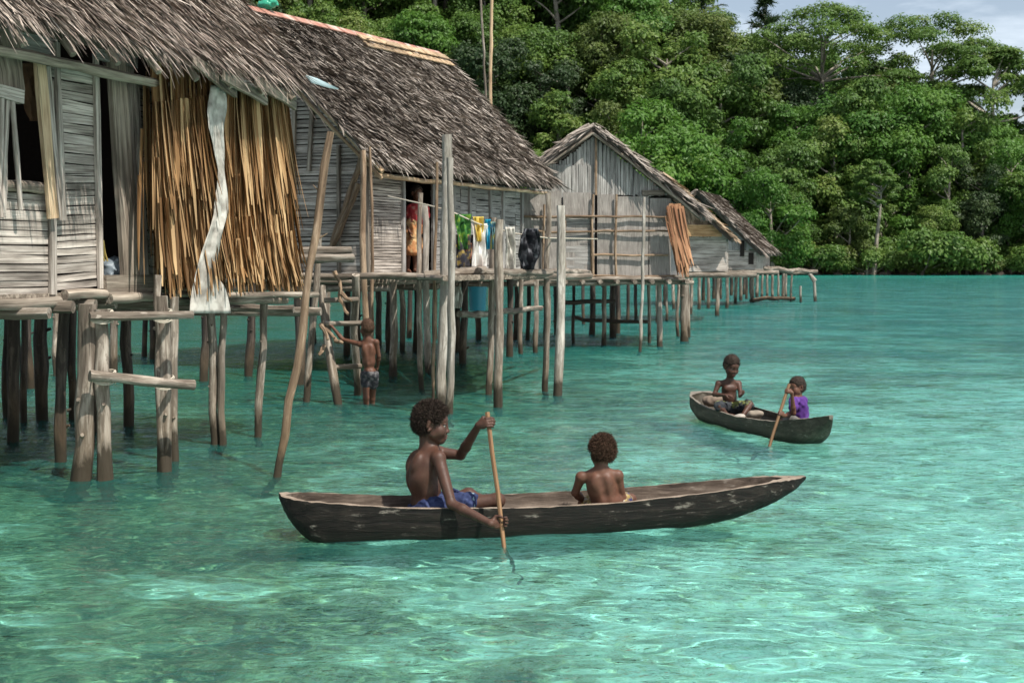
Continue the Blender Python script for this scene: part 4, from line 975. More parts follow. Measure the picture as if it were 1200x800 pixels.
# ------------------------------------------------------------------ fourth and fifth huts
def gable_hut(label, D, floor_py, left_px, right_px, peak, eave_r, eave_l, bk, style, stilts, ax=(.17, .985)):
    axv = unit(V3(*ax, 0)); fr = Frame(P(left_px, floor_py, D), P(right_px, floor_py, D) - P(left_px, floor_py, D), V3(0, -1, 0))
    h = thing('stilt_hut', label, 'hut', (fr.o[0], fr.o[1], 0)); uz = fr.uz
    up_, zp = uz(*peak); ur, zr = uz(*eave_r); ul, zl = uz(*eave_l); fz = uz(left_px, floor_py)[1]; uw = uz(right_px, floor_py)[0]
    rz = lambda u: zp - (up_ - u) * (zp - zl) / (up_ - ul) if u < up_ else zp - (u - up_) * (zp - zr) / (ur - up_)
    m = MB(); zw = uz(right_px, eave_r[1] - 4)[1]
    slat_wall(m, fr, 0, uw, fz, zw, (.12, .22), seg=2); m.build('front_wall', M['slat'], h)
    m = MB()
    if style == 'thatchgable':
        k = 700; u = rng.uniform(0, ur - .3, k); zt = zw + .3 + (np.array([rz(x) for x in u]) - zw - .3) * rng.random(k) + .1; ok = zt < np.array([rz(x) for x in u]) - .05; u, zt = u[ok], zt[ok]
        m.blades(fr.p(0, 0, .08) + fr.u * u[:, None] + UP * zt[:, None], np.tile(-UP + fr.u * .1 + fr.n * .15, (len(u), 1)) + rng.standard_normal((len(u), 3)) * .1, np.tile(fr.n, (len(u), 1)), .5, .12); m.build('gable_thatch', M['thatchtan'], h)
        m = MB(); m.bar(fr.p(-.3, zw + .12, .25), fr.p(ur - .35, zw + .1, .25), UP, .32, .05, seg=4, jit=.03); m.build('fascia', M['fascia'], h)
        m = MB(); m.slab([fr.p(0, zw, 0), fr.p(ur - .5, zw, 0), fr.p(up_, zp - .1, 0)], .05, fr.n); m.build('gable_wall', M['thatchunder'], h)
    else:
        vslat_wall(m, fr, .3, uw - .1, zw, lambda u: min(rz(u) - .15, zw + .9), (.1, .18)); m.build('gable_wall', M['slatshade'], h)
    o = -axv * .5
    e0, e1, el0, el1 = fr.p(ur, zr) + o, fr.p(ur, zr) + axv * bk, fr.p(ul, zl) + o, fr.p(ul, zl) + axv * bk; r0, r1 = fr.p(up_, zp) + o, fr.p(up_, zp) + axv * bk
    m = MB(); roof_slab(m, e0, e1, r0, r1, .12); roof_slab(m, el0, el1, r0 + UP * .01, r1 + UP * .01, .12); rf_ = m.build('roof', M['thatchunder'], h)
    m = MB(); thatch(m, e0, e1, r0, r1, .25, 34, .5, .07, jit=.2, lift=(.01, .06), over=.01); thatch(m, el1, el0, r1, r0, .35, 20, .5, .08, jit=.2, over=.01)
    k = 200
    for e in (e0, el0):
        t = rng.random(k); B = r0 + (e - r0) * t[:, None] + UP * .05; m.blades(B, np.tile(unit(e - r0), (k, 1)) + rng.standard_normal((k, 3)) * .1, np.tile(UP - axv, (k, 1)), .35, .06)
    m.build('thatch', M['thatchtan' if style == 'thatchgable' else 'thatch2'], rf_)
    s = axv * (bk - .4); m = MB(); A = lambda u, z: fr.p(u, z, -.05)
    m.slab([A(uw - .02, fz), A(uw - .02, fz) + s, A(uw - .02, zw) + s, A(uw - .02, zw)], .06); m.slab([A(.02, fz), A(.02, fz) + s, A(.02, zw) + s, A(.02, zw)], .06); m.slab([A(0, fz) + s, A(uw, fz) + s, A(uw, zw) + s, A(0, zw) + s], .06); m.build('side_wall', M['slat'], h)
    m = MB(); m.slab([A(0, fz), A(uw, fz), A(uw, fz) + s, A(0, fz) + s], .1, UP); m.build('floor', M['plank'], h)
    m = MB(); m.pole(fr.p(-.4, fz - .1, .3), fr.p(uw + .8, fz - .1, .3), .08, .07); m.build('floor_beam', M['pole'], h)
    for px, py, w, dk in stilts:
        m = MB(); hpost(m, px, py, w, fz - .05, px + random.uniform(-.6, .6)); m.build('stilt', M['shadepole' if dk else 'pole'], h)
    return h, fr, fz, zw
h4 = gable_hut('small hut with a tan thatched gable and an orange board under it', 40, 318, 790, 851, (778, 205), (859, 279), (700, 275), 3.4, 'thatchgable',
    [(810, 368, 4, 0), (819, 362, 4, 0), (830, 361, 4, 0), (852, 361, 4, 0), (825, 352, 4, 1), (836, 350, 4, 1), (800, 358, 4, 1), (789, 362, 4, 0), (780, 358, 4, 1), (845, 350, 3.5, 1)])
free_pole('wooden_post', 'post standing in front of the slatted wall of the small tan hut', 841, 370, 5, 843, 286, M['pole'])
h5 = gable_hut('farthest hut with a steep thatched roof and open gable above the jetty', 54, 316, 815, 886, (819, 224), (896, 297), (796, 243), 4.6, 'open',
    [(862, 355, 4, 0), (868, 352, 4, 0), (875, 350, 3, 1), (880, 348, 3, 1), (887, 348, 4, 0), (893, 350, 3, 0), (858, 346, 4, 1), (872, 345, 3, 1)], ax=(.3, .95))
m = MB(); fr = h5[1]
for px in (877,): m.slab([fr.p(fr.U(px), h5[2] + .2, .04), fr.p(fr.U(px + 6), h5[2] + .2, .04), fr.p(fr.U(px + 6), h5[3] - .1, .04), fr.p(fr.U(px), h5[3] - .1, .04)], .03, fr.n)
m.build('doorway', M['dark'], h5[0])  # dark panel on the wall, its colour stands in for the opening's shade
m = MB(); m.slab([fr.p(fr.U(867), h5[2] + .5, .04), fr.p(fr.U(872), h5[2] + .5, .04), fr.p(fr.U(872), h5[2] + 1.1, .04), fr.p(fr.U(867), h5[2] + 1.1, .04)], .03, fr.n); m.build('window', M['dark'], h5[0])  # flat dark panel too, painted as the shade inside a window
jt = thing('pole_jetty', 'narrow jetty of crooked poles running out from the farthest hut', 'jetty', tuple(W(905, 351)))
m = MB()
for k in range(3): m.pole(P(860, 314.5 + k * .6, 55 + k * .5), P(957 - k * 4, 318, 59 + k * .5), .1, .08, .04)
m.build('deck', M['pole'], jt)
m = MB(); m.pole(P(880, 352, 58), P(931, 350, 60), .09, .08, .03); m.build('lower_rail', M['brownpole'], jt)
for px, py, w, yt in ((882, 354, 4.2, 300), (905, 351, 3.2, 313), (912, 352, 2.6, 318), (917, 351, 3.6, 313), (927, 353, 2.6, 321), (899, 350, 3, 316), (921, 349, 2.5, 318)):
    m = MB(); hpost(m, px, py, w, CAMH + (305 - yt) / F * W(px, py)[1], px + random.uniform(-1, 1)); m.build('stilt', M['pole'], jt)
# ------------------------------------------------------------------ signed-distance bodies -> one continuous surface
class SDF:
    def __init__(s): s.p = []
    def cone(s, a, b, r0, r1=None, k=.012, sub=False): s.p.append(('c', np.asarray(a, float), np.asarray(b, float), r0, r0 if r1 is None else r1, k, sub)); return s
    def chain(s, pts, rs, k=.012):
        for i in range(len(pts) - 1): s.cone(pts[i], pts[i + 1], rs[i], rs[i + 1], k)
        return s
    def ell(s, c, ax, r, k=.012, sub=False): s.p.append(('e', np.asarray(c, float), np.asarray(ax, float), np.asarray(r, float), k, sub)); return s
    def cut(s, p, n, k=.003): s.p.append(('h', np.asarray(p, float), unit(n), k)); return s
    def bounds(s):
        lo, hi = [], []
        for q in s.p:
            if q[0] == 'c' and not q[6]:
                r = max(q[3], q[4]); lo.append(np.minimum(q[1], q[2]) - r); hi.append(np.maximum(q[1], q[2]) + r)
            elif q[0] == 'e' and not q[5]: lo.append(q[1] - q[3].max()); hi.append(q[1] + q[3].max())
        return np.min(lo, 0) - .03, np.max(hi, 0) + .03
    def field(s, h):
        lo, hi = s.bounds(); n = np.ceil((hi - lo) / h).astype(int) + 1
        f = np.full(n, .09, np.float32); ax = [lo[i] + h * np.arange(n[i]) for i in range(3)]
        for q in s.p:
            if q[0] == 'h':
                X = (ax[0][:, None, None] - q[1][0]) * q[2][0] + (ax[1][None, :, None] - q[1][1]) * q[2][1] + (ax[2][None, None, :] - q[1][2]) * q[2][2]
                f = np.maximum(f, X.astype(np.float32)); continue
            mg = .05
            if q[0] == 'c': r = max(q[3], q[4]); l, u, k, sub = np.minimum(q[1], q[2]) - r - mg, np.maximum(q[1], q[2]) + r + mg, q[5], q[6]
            else: l, u, k, sub = q[1] - q[3].max() - mg, q[1] + q[3].max() + mg, q[4], q[5]
            i0 = np.clip(np.floor((l - lo) / h).astype(int), 0, n); i1 = np.clip(np.ceil((u - lo) / h).astype(int) + 1, 0, n)
            if np.any(i1 <= i0): continue
            sl = tuple(slice(a, b) for a, b in zip(i0, i1))
            X, Y, Z = np.meshgrid(*[ax[i][sl[i]] for i in range(3)], indexing='ij', sparse=True)
            if q[0] == 'c':
                ba = q[2] - q[1]; L = float(ba @ ba) + 1e-12
                px, py, pz = X - q[1][0], Y - q[1][1], Z - q[1][2]
                t = np.clip((px * ba[0] + py * ba[1] + pz * ba[2]) / L, 0, 1)
                d = np.sqrt((px - t * ba[0]) ** 2 + (py - t * ba[1]) ** 2 + (pz - t * ba[2]) ** 2) - (q[3] + (q[4] - q[3]) * t)
            else:
                px, py, pz = X - q[1][0], Y - q[1][1], Z - q[1][2]; A = q[2]
                c = [px * A[i][0] + py * A[i][1] + pz * A[i][2] for i in range(3)]
                k0 = np.sqrt(sum((c[i] / q[3][i]) ** 2 for i in range(3))); k1 = np.sqrt(sum((c[i] / q[3][i] ** 2) ** 2 for i in range(3))) + 1e-9
                d = k0 * (k0 - 1) / k1
            d = d.astype(np.float32); g = f[sl]
            if sub:
                hh = np.clip(k - np.abs(-d - g), 0, None) / k; f[sl] = np.maximum(g, -d) + hh * hh * k * .25
            else:
                hh = np.clip(k - np.abs(d - g), 0, None) / k; f[sl] = np.minimum(g, d) - hh * hh * k * .25
        return f, lo, ax
    def mesh(s, h, disp=None):
        f, lo, ax = s.field(h)
        if disp is not None: f = f + disp(ax)
        return nets(f, lo, h)
def nets(f, lo, h):
    """surface nets"""
    s = f < 0; n = np.array(f.shape) - 1
    cnt = np.zeros(n, np.int8); acc = np.zeros((*n, 3), np.float32); ne = np.zeros(n, np.int16)
    off = [(a, b, c) for a in (0, 1) for b in (0, 1) for c in (0, 1)]
    V = lambda o: f[o[0]:o[0] + n[0], o[1]:o[1] + n[1], o[2]:o[2] + n[2]]
    for o in off: cnt += V(o) < 0
    idx = np.argwhere((cnt > 0) & (cnt < 8)); I = idx.T
    vals = {o: f[I[0] + o[0], I[1] + o[1], I[2] + o[2]] for o in off}
    acc = np.zeros((len(idx), 3)); ne = np.zeros(len(idx))
    for o in off:
        for a in range(3):
            if o[a]: continue
            o2 = list(o); o2[a] = 1; o2 = tuple(o2); A, B = vals[o], vals[o2]; c = (A < 0) != (B < 0)
            t = np.where(c, A / np.where(c, A - B, 1), 0); p = np.tile(np.array(o, float), (len(idx), 1)); p[:, a] += t
            acc += p * c[:, None]; ne += c
    v = (idx + acc / ne[:, None]) * h + lo
    m = np.full(n, -1, np.int64); m[I[0], I[1], I[2]] = np.arange(len(idx)); F_ = []
    for a in range(3):
        b, c = (a + 1) % 3, (a + 2) % 3
        sl0 = [slice(None)] * 3; sl1 = [slice(None)] * 3; sl0[a] = slice(0, -1); sl1[a] = slice(1, None)
        e = np.argwhere(s[tuple(sl0)] != s[tuple(sl1)])
        e = e[(e[:, b] > 0) & (e[:, c] > 0) & (e[:, b] < n[b]) & (e[:, c] < n[c])]
        q = []
        for db, dc in ((1, 1), (0, 1), (0, 0), (1, 0)):
            k = e.copy(); k[:, b] -= db; k[:, c] -= dc; q.append(m[k[:, 0], k[:, 1], k[:, 2]])
        q = np.stack(q, 1); inside = s[e[:, 0], e[:, 1], e[:, 2]]; q[~inside] = q[~inside][:, ::-1]; F_.append(q)
    fc = np.concatenate(F_); return v, fc[(fc >= 0).all(1)]
def sdf_obj(name, sdf, h, mats, parent, disp=None, loc=None, midx=None, smooth_it=1):
    v, f = sdf.mesh(h, disp)
    for _ in range(smooth_it):      # light relaxation
        a = np.zeros_like(v); c = np.zeros(len(v))
        for i in range(4):
            j = (i + 1) % 4; np.add.at(a, f[:, i], v[f[:, j]]); np.add.at(c, f[:, i], 1)
        v = v * .5 + .5 * a / np.maximum(c, 1)[:, None]
    mb = MB(); mb.add(v, f, v, .5, 0 if midx is None else midx(v[f].mean(1)).tolist())
    return mb.build(name, mats, parent, loc=loc)
_lat = np.random.default_rng(3).random((64, 64, 64)).astype(np.float32)
def vnoise(ax, sc):
    g = [np.asarray(a) * sc for a in ax]; i = [np.floor(x).astype(int) for x in g]; t = [x - k for x, k in zip(g, i)]; t = [x * x * (3 - 2 * x) for x in t]
    r = 0
    for a in (0, 1):
        for b in (0, 1):
            for c in (0, 1):
                wt = (t[0] if a else 1 - t[0])[:, None, None] * (t[1] if b else 1 - t[1])[None, :, None] * (t[2] if c else 1 - t[2])[None, None, :]
                r = r + wt * _lat[np.ix_((i[0] + a) % 64, (i[1] + b) % 64, (i[2] + c) % 64)]
    return (r - .5).astype(np.float32)
def skinmat(name, dark, mid):
    m, nt, out = newmat(name); tc = N(nt, 'ShaderNodeTexCoord').outputs['Object']
    a = noise(nt, tc, 9, 3); b = noise(nt, tc, 90, 4, .7); d_ = noise(nt, tc, 26, 3)
    c = mixc(nt, maprange(nt, mathn(nt, 'ADD', mathn(nt, 'MULTIPLY', a, .6), mathn(nt, 'MULTIPLY', d_, .4)), .36, .64), dark, mid)
    p = bsdf(nt, out, c, maprange(nt, b, .3, .7, .45, .62), .3, b, .3, .003)
    p.inputs['Subsurface Weight'].default_value = .06; p.inputs['Subsurface Radius'].default_value = (.012, .005, .003); p.inputs['Subsurface Scale'].default_value = .5
    return m
SK1 = skinmat('skin_dark', (.048, .0215, .0135), (.074, .0335, .021)); SK2 = skinmat('skin_brown', (.08, .034, .02), (.12, .052, .03))
SKL = plain('skin_light', (.24, .12, .085), .6, .3); LIP = plain('lip', (.13, .045, .04), .4, .4)
def hairmat(name, a, b):
    m, nt, out = newmat(name); r = rndattr(nt); n_ = noise(nt, N(nt, 'ShaderNodeTexCoord').outputs['Object'], 110, 3)
    c = mixc(nt, mathn(nt, 'MULTIPLY', mathn(nt, 'ADD', r, n_), .6), a, b); bsdf(nt, out, c, .75, .2, n_, .8, .006); return m
HB = hairmat('black_hair', (.008, .006, .005), (.04, .026, .018)); HBR = hairmat('brown_hair', (.02, .012, .008), (.085, .045, .026))
EYEW = plain('eye_white', (.24, .2, .175), .25, .5, 10, .02); EYEB = plain('eye_dark', (.012, .007, .005), .15, .6, 10, .02)
class Body:
    def __init__(s, S=1.0, tk=1.1, lk_=1.1): s.s = SDF(); s.S = S; s.tk = tk; s.lk = lk_; s.eyes = []; s.heads = None
    def frame(s, fwd, up):
        f = unit(fwd); l = unit(np.cross(up, f)); u = np.cross(f, l); return f, l, u
    def head(s, c, fwd, up, H=.22, hair=.018, hairstyle='short'):
        B = s.s; f, l, u = s.frame(fwd, up); q = H / .225; A = np.array([f, l, u]); s.heads = (np.asarray(c, float), f, l, u, q, hair)
        at = lambda x, y, z: c + (f * x + l * y + u * z) * q
        e = lambda x, y, z, rx, ry, rz, k=.012, sub=False: B.ell(at(x, y, z), A, np.array([rx, ry, rz]) * q, k, sub)
        e(-.012, 0, .028, .092, .073, .083, .02); e(.024, 0, -.04, .064, .061, .066, .025); e(.064, 0, -.06, .026, .034, .026, .02); e(-.02, 0, -.03, .07, .062, .06, .02)
        e(.06, 0, -.089, .027, .03, .023, .025)                                   # chin
        B.cone(at(.02, .05, -.06), at(.055, .02, -.088), .018 * q, .018 * q, .02); B.cone(at(.02, -.05, -.06), at(.055, -.02, -.088), .018 * q, .018 * q, .02)
        e(.064, 0, .03, .018, .05, .02, .02)                                      # brow
        for sg in (-1, 1):
            e(.09, sg * .03, .004, .015, .018, .011, .014, True)                  # eye socket
            e(.05, sg * .042, -.034, .032, .026, .03, .025)                        # cheek
            B.cone(at(.004, sg * .066, .004), at(-.004, sg * .07, -.03), .013 * q, .009 * q, .008); B.cone(at(-.014, sg * .079, .016), at(-.018, sg * .083, -.014), .014 * q, .010 * q, .006); B.cone(at(-.006, sg * .078, -.03), at(-.01, sg * .08, -.036), .009 * q, .008 * q, .006); e(.002, sg * .079, -.008, .007, .006, .014, .006, True)
            B.ell(at(.089, sg * .014, -.034), A, np.array([.010, .0095, .0085]) * q, .008)
            B.ell(at(.0705, sg * .031, .0125), A, np.array([.0135, .019, .0062]) * q, .006)   # lids
            B.ell(at(.0695, sg * .031, -.0115), A, np.array([.0115, .018, .005]) * q, .006)
            s.eyes.append((at(.0695, sg * .031, .0005), .0132 * q, f))
        B.cone(at(.078, 0, .012), at(.09, 0, -.025), .0085 * q, .0105 * q, .012); e(.0945, 0, -.03, .0105, .0125, .0098, .008)
        for sg in (-1, 1): e(.095, sg * .007, -.041, .006, .004, .004, .004, True)
        e(.085, 0, -.0585, .0125, .026, .0085, .006); e(.083, 0, -.0715, .0135, .022, .0085, .006); e(.1005, 0, -.065, .01, .026, .0014, .003, True)
        s.lip = (at(.09, 0, -.065), at)
        return s
    def torso(s, pel, chest, neck, side, fwd_c, shL, shR, headc, k=.03, w=1.0):
        B = s.s; S = s.S * s.tk; side = unit(side); K = s.S
        up1 = unit(chest - pel); f1_ = unit(np.cross(side, up1)); A1 = np.array([f1_, np.cross(up1, f1_), up1]); up2 = unit(neck - chest); f2_ = unit(np.cross(side, up2)); A2 = np.array([f2_, np.cross(up2, f2_), up2])
        B.ell(pel, A1, np.array([.085, .105 * w, .09]) * S, k); mid = (pel + chest) / 2
        B.ell(mid + f1_ * .008 * S, A1, np.array([.083, .1 * w, .11]) * S, k); B.ell(chest + (mid - chest) * .25, A2, np.array([.08, .108 * w, .115]) * S, k); B.ell(chest + (neck - chest) * .35, A2, np.array([.066, .1 * w, .085]) * S, k)
        for sg, sh in ((1, shL), (-1, shR)):
            B.cone(neck - up2 * .008 * S, sh + up2 * .004 * S, .038 * S, .029 * S, .03)
            B.ell(chest + side * sg * .05 * S - f2_ * .056 * S + up2 * .015 * S, A2, np.array([.022, .036, .055]) * S, .025)      # shoulder blade
            B.ell(chest + side * sg * .045 * S + f2_ * .06 * S + up2 * .03 * S, A2, np.array([.022, .045, .036]) * S, .025)
            B.cone(neck + f2_ * .022 * S + side * sg * .015 * S, sh + f2_ * .012 * S, .011 * S, .011 * S, .012)
        B.cone(pel - f1_ * .098 * S, mid - f1_ * .092 * S, .013 * S, .013 * S, .03, True); B.cone(mid - f1_ * .092 * S, chest - f2_ * .095 * S + up2 * .04 * S, .013 * S, .013 * S, .03, True)
        B.cone(neck - up2 * .04 * S, headc - (s.heads[3] if s.heads else up2) * .05 * S + (s.heads[1] * -.02 * S if s.heads else 0), .046 * S, .044 * S, .022)
        s.f1, s.f2, s.up1 = f1_, f2_, up1
        return s
    def arm(s, sh, el, wr, t=1.0):
        S = s.S * t * s.lk; B = s.s
        B.ell(sh, np.eye(3), np.array([.036, .036, .038]) * S, .025); B.cone(sh, el, .036 * S, .0265 * S, .015); m = el + (wr - el) * .28
        B.cone(el, m, .0265 * S, .0285 * S, .012); B.cone(m, wr, .0285 * S, .0185 * S, .012); return s
    def leg(s, hip, kn, an, toe, t=1.0):
        S = s.S * t * (.4 + .6 * s.lk); B = s.s
        B.cone(hip, kn, .066 * S, .042 * S, .025); B.ell(kn, np.eye(3), np.array([.043] * 3) * S, .015); m = kn + (an - kn) * .3
        B.cone(kn, m, .039 * S, .041 * S, .015); B.cone(m, an, .041 * S, .026 * S, .015); B.cone(an, toe, .028 * S, .02 * S, .012)
        B.ell((an + toe) / 2, np.eye(3), np.array([.03, .03, .022]) * S, .015); return s
    def hand(s, wr, d, n, thumb, curl=(.5, .6, .5), spread=.12, size=1.0, tcurl=.5):
        """palm leaves the wrist along d; n is the direction the palm faces; thumb is the side the thumb is on"""
        B = s.s; q = s.S * size; d = unit(d); n = unit(n - d * np.dot(n, d)); w_ = unit(np.cross(n, d)); w_ = w_ if np.dot(w_, thumb) > 0 else -w_
        A = np.array([d, w_, n]); pc = wr + d * .036 * q
        B.ell(pc, A, np.array([.042, .034, .0145]) * q, .008); B.cone(wr - d * .006 * q, wr + d * .02 * q, .019 * q, .019 * q, .01)
        s.grip = None
        for i, (o, L) in enumerate(((.026, 1.0), (.009, 1.1), (-.009, 1.03), (-.025, .82))):
            p = pc + d * .031 * q + w_ * o * q; a = 0; sp = spread * (1.5 - i) / 1.5
            r = (.0092, .0094, .0088, .0078)[i] * q; dd = d * math.cos(sp) + w_ * math.sin(sp)
            for j, (l, cu) in enumerate(zip((.034, .024, .019), curl)):
                a += cu; v = dd * math.cos(a) + n * math.sin(a); p2 = p + v * l * L * q; B.cone(p, p2, r * (1 - .08 * j), r * (.95 - .1 * j), .004); p = p2
        p = wr + d * .016 * q + w_ * .022 * q; v = unit(d * .65 + w_ * .7 + n * .3); p2 = p + v * .03 * q; B.cone(p, p2, .0125 * q, .0105 * q, .008)
        v = unit(d * .8 + w_ * (.35 - tcurl * .5) + n * (.3 + tcurl * .9)); p3 = p2 + v * .026 * q; B.cone(p2, p3, .0105 * q, .0092 * q, .004); v = unit(d * .75 + w_ * (.1 - tcurl) + n * (.2 + tcurl)); B.cone(p3, p3 + v * .02 * q, .0092 * q, .0075 * q, .004)
        return s
    def gripping(s, G, axis, d, rs, thumb, size=1.0, curl=(.75, 1.05, .85)):
        """hand closed around a stick through G with direction axis; returns the wrist position"""
        q = s.S * size; axis = unit(axis); d = unit(d - axis * np.dot(d, axis)); n = unit(np.cross(d, axis)) * s.gside
        pc = G - n * (rs + .013 * q) - d * .022 * q; wr = pc - d * .036 * q
        s.hand(wr, d, n, thumb, curl, .03, size, 1.1); return wr
    def build(s, name, label, loc, skin, hairm, h=.0045, hh=.004, tufts=1400, hairdrop=0.0, tl=.014, group=None):
        root = thing(name, label, 'person', loc, group)
        at = s.lip[1]; lc = s.lip[0]; q = s.heads[4]
        def mid(c):
            hc, f, l, u, q, hr = s.heads; d = (c - lc); x, y, z = d @ f, d @ l, d @ u
            return ((x > -.006 * q) & (np.abs(y) < .024 * q) & (np.abs(z) < .0135 * q) & (((z / .0135) ** 2 + (y / .024) ** 2) < q * q)).astype(int)
        s.root = root
        b = sdf_obj('body', s.s, h, [skin, LIP], root, midx=mid)
        for c, r, f in s.eyes:
            e = SDF().ell(c, np.eye(3), [r] * 3)
            o = sdf_obj('eye', e, r / 6, [EYEW, EYEB], root, midx=lambda v: ((v - c) @ f > r * .70).astype(int))
        hc, f, l, u, q, hr = s.heads; A = np.array([f, l, u]); at2 = lambda x, y, z: hc + (f * x + l * y + u * z) * q
        H = SDF(); H.ell(at2(-.018, 0, .036 + hr * .2), A, np.array([.094, .076, .085]) * q + hr, .012); H.ell(at2(-.04, 0, -.01 - hairdrop), A, np.array([.07, .07, .06]) * q + hr * .7, .03)
        H.cut(at2(.052, 0, .045), f * .85 - u * .53, .01); H.cut(at2(.012, 0, .0), f * .97 - u * .25); H.p.pop(); H.ell(at2(.075, 0, -.025), A, np.array([.05, .09, .075]) * q, .01, True); H.ell(at2(.004, .09, -.015), A, np.array([.034, .036, .046]) * q, .008, True); H.ell(at2(.004, -.09, -.015), A, np.array([.034, .036, .046]) * q, .008, True)
        H.cut(at2(-.05, 0, -.07 - hairdrop), -u - f * .15)
        ho = sdf_obj('hair', H, hh, hairm, root, lambda ax: vnoise(ax, 45) * .006 + vnoise(ax, 140) * .005, smooth_it=0)
        # curls standing off the hair surface
        me = ho.data; nv = len(me.vertices); co = np.empty(nv * 3, np.float32); me.vertices.foreach_get('co', co); co = co.reshape(-1, 3); no = np.empty(nv * 3, np.float32); me.vertices.foreach_get('normal', no); no = no.reshape(-1, 3)
        pk = rng.integers(0, nv, tufts); mb = MB(); B = co[pk] + np.array(root.location) ; d = no[pk] + rng.standard_normal((tufts, 3)) * .7
        mb.blades(B, d, rng.standard_normal((tufts, 3)), tl * (.5 + rng.random(tufts)), .0019, curl=rng.normal(0, .010, tufts), seg=3, blunt=.9)
        mb.build('curls', hairm, ho)
        return root
def shorts_obj(body, root, pel, hips, knees, up, mat, off=.014, hem=(.8, .8), top=.05, name='shorts', h=.0045, wr=.006, hw=1.0):
    S = body.S * body.tk; s = SDF(); A = np.array([body.f1, np.cross(body.up1, body.f1), body.up1]); s.ell(pel, A, np.array([.085, .105, .092]) * S + off, .03); s.ell(pel - body.up1 * .02 * S, A, np.array([.09, .11, .08]) * S + off, .03)
    for hp, kn, hm in zip(hips, knees, hem):
        e = hp + (kn - hp) * hm; s.cone(hp, e, .066 * S + off, (.066 + (.042 - .066) * hm) * S * hw + off * 1.25, .025)
    s.cut(pel + up * top * S, up)
    for hp, kn, hm in zip(hips, knees, hem):
        pass
    return sdf_obj(name, s, h, mat, root, lambda ax: vnoise(ax, 28) * wr * 1.6 + vnoise(ax, 60) * wr)
# ------------------------------------------------------------------ dugout canoes
def canoe_mat(name, a, b, c, wet=True):
    m, nt, out = newmat(name); g = noise(nt, texvec(nt, (2.2, 22, 22)), 1, 6, .65, .4); tcn = N(nt, 'ShaderNodeTexCoord').outputs['Object']; k = noise(nt, tcn, 7, 6, .7)
    mg = N(nt, 'ShaderNodeMapping'); mg.inputs['Scale'].default_value = (14, 14, 60); lk(nt, tcn, mg.inputs[0]); fl = mathn(nt, 'ADD', mathn(nt, 'MULTIPLY', noise(nt, texvec(nt, (5, 42, 42)), 1, 6, .75, .5), .62), mathn(nt, 'MULTIPLY', k, .38))
    col = ramp(nt, mathn(nt, 'ADD', mathn(nt, 'MULTIPLY', g, .6), mathn(nt, 'MULTIPLY', k, .4)), [(.35, a), (.52, b), (.68, c)]).outputs[0]
    col = mixc(nt, maprange(nt, fl, .57, .64, 0, .62), col, (.27, .24, .2))
    if wet:
        sp = N(nt, 'ShaderNodeSeparateXYZ'); lk(nt, N(nt, 'ShaderNodeNewGeometry').outputs['Position'], sp.inputs[0]); col = mixc(nt, maprange(nt, sp.outputs[2], .02, .07, .8, 0), col, (.012, .012, .009))
    bsdf(nt, out, col, maprange(nt, k, .3, .7, .45, .8), .16, g, .8, .014); return m
def canoe(name, label, A, B, sheer, keel, beam, mats, loc, inner=(.05, .94), floor=.028, ns=72, na=18, shift=None, th=.022):
    """A, B ends in plan; sheer/keel/beam give the profile against s in 0..1; one continuous carved hull"""
    A = V3(A[0], A[1], 0); B = V3(B[0], B[1], 0); ax = B - A; L = np.linalg.norm(ax); ax = ax / L; sd = np.cross(UP, ax)
    mb = MB(); ss = np.concatenate([np.linspace(0, .08, 12), np.linspace(.1, .9, ns - 26), np.linspace(.915, 1, 14)]); rows = []; tt = []; ms = []
    I = lambda tab, s: float(np.interp(s, [t[0] for t in tab], [t[1] for t in tab]))
    for s in ss:
        w, z1, z0 = I(beam, s), I(sheer, s), I(keel, s); z0 = min(z0, z1 - .012); c = A + ax * (L * s); r, t_ = [], []
        for j in range(na + 1):
            th_ = math.pi * (j / na - .5); y = w * math.copysign(abs(math.sin(th_)) ** .62, math.sin(th_)); z = z1 - (z1 - z0) * max(0, math.cos(th_)) ** .5
            r.append(c + sd * y + UP * z + rng.standard_normal(3) * .0018); t_.append((L * s, y, z))
        fin = min(1, max(0, (s - inner[0]) / .03)) * min(1, max(0, (inner[1] - s) / .06)); wi = max(.0015, (w - th) ) * (fin ** .5 if fin > 0 else 0) + .001; zi = z1 - .004 - (z1 - .004 - max(floor, z0 + .03)) * fin ** .7
        for j in range(na + 1):
            th_ = math.pi * (.5 - j / na); y = wi * math.copysign(abs(math.sin(th_)) ** .66, math.sin(th_)); z = (z1 + .003) - (z1 + .003 - zi) * max(0, math.cos(th_)) ** .6
            r.append(c + sd * y + UP * z + rng.standard_normal(3) * .0018); t_.append((L * s, y + 5, z))
        rows.append(r); tt.append(t_)
    K = 2 * (na + 1); f, m = [], []
    for i in range(len(ss) - 1):
        for j in range(K):
            k = (j + 1) % K; f.append([i * K + j, i * K + k, (i + 1) * K + k, (i + 1) * K + j]); m.append(0 if j < na else (1 if j in (na, K - 1) else 2))
    f.append(list(range(K))[::-1]); m.append(0); f.append([(len(ss) - 1) * K + j for j in range(K)]); m.append(1)
    mb.add(np.array(rows).reshape(-1, 3), f, np.array(tt).reshape(-1, 3), .5, m)
    o = mb.build(name, mats, loc=loc); return tag(o, label, 'canoe')
CM = [canoe_mat('canoe_outside', (.005, .0045, .004), (.012, .010, .008), (.034, .027, .021)), canoe_mat('canoe_rim', (.2, .15, .11), (.36, .28, .21), (.5, .42, .34), False), canoe_mat('canoe_inside', (.035, .026, .02), (.1, .075, .057), (.2, .16, .125), False)]
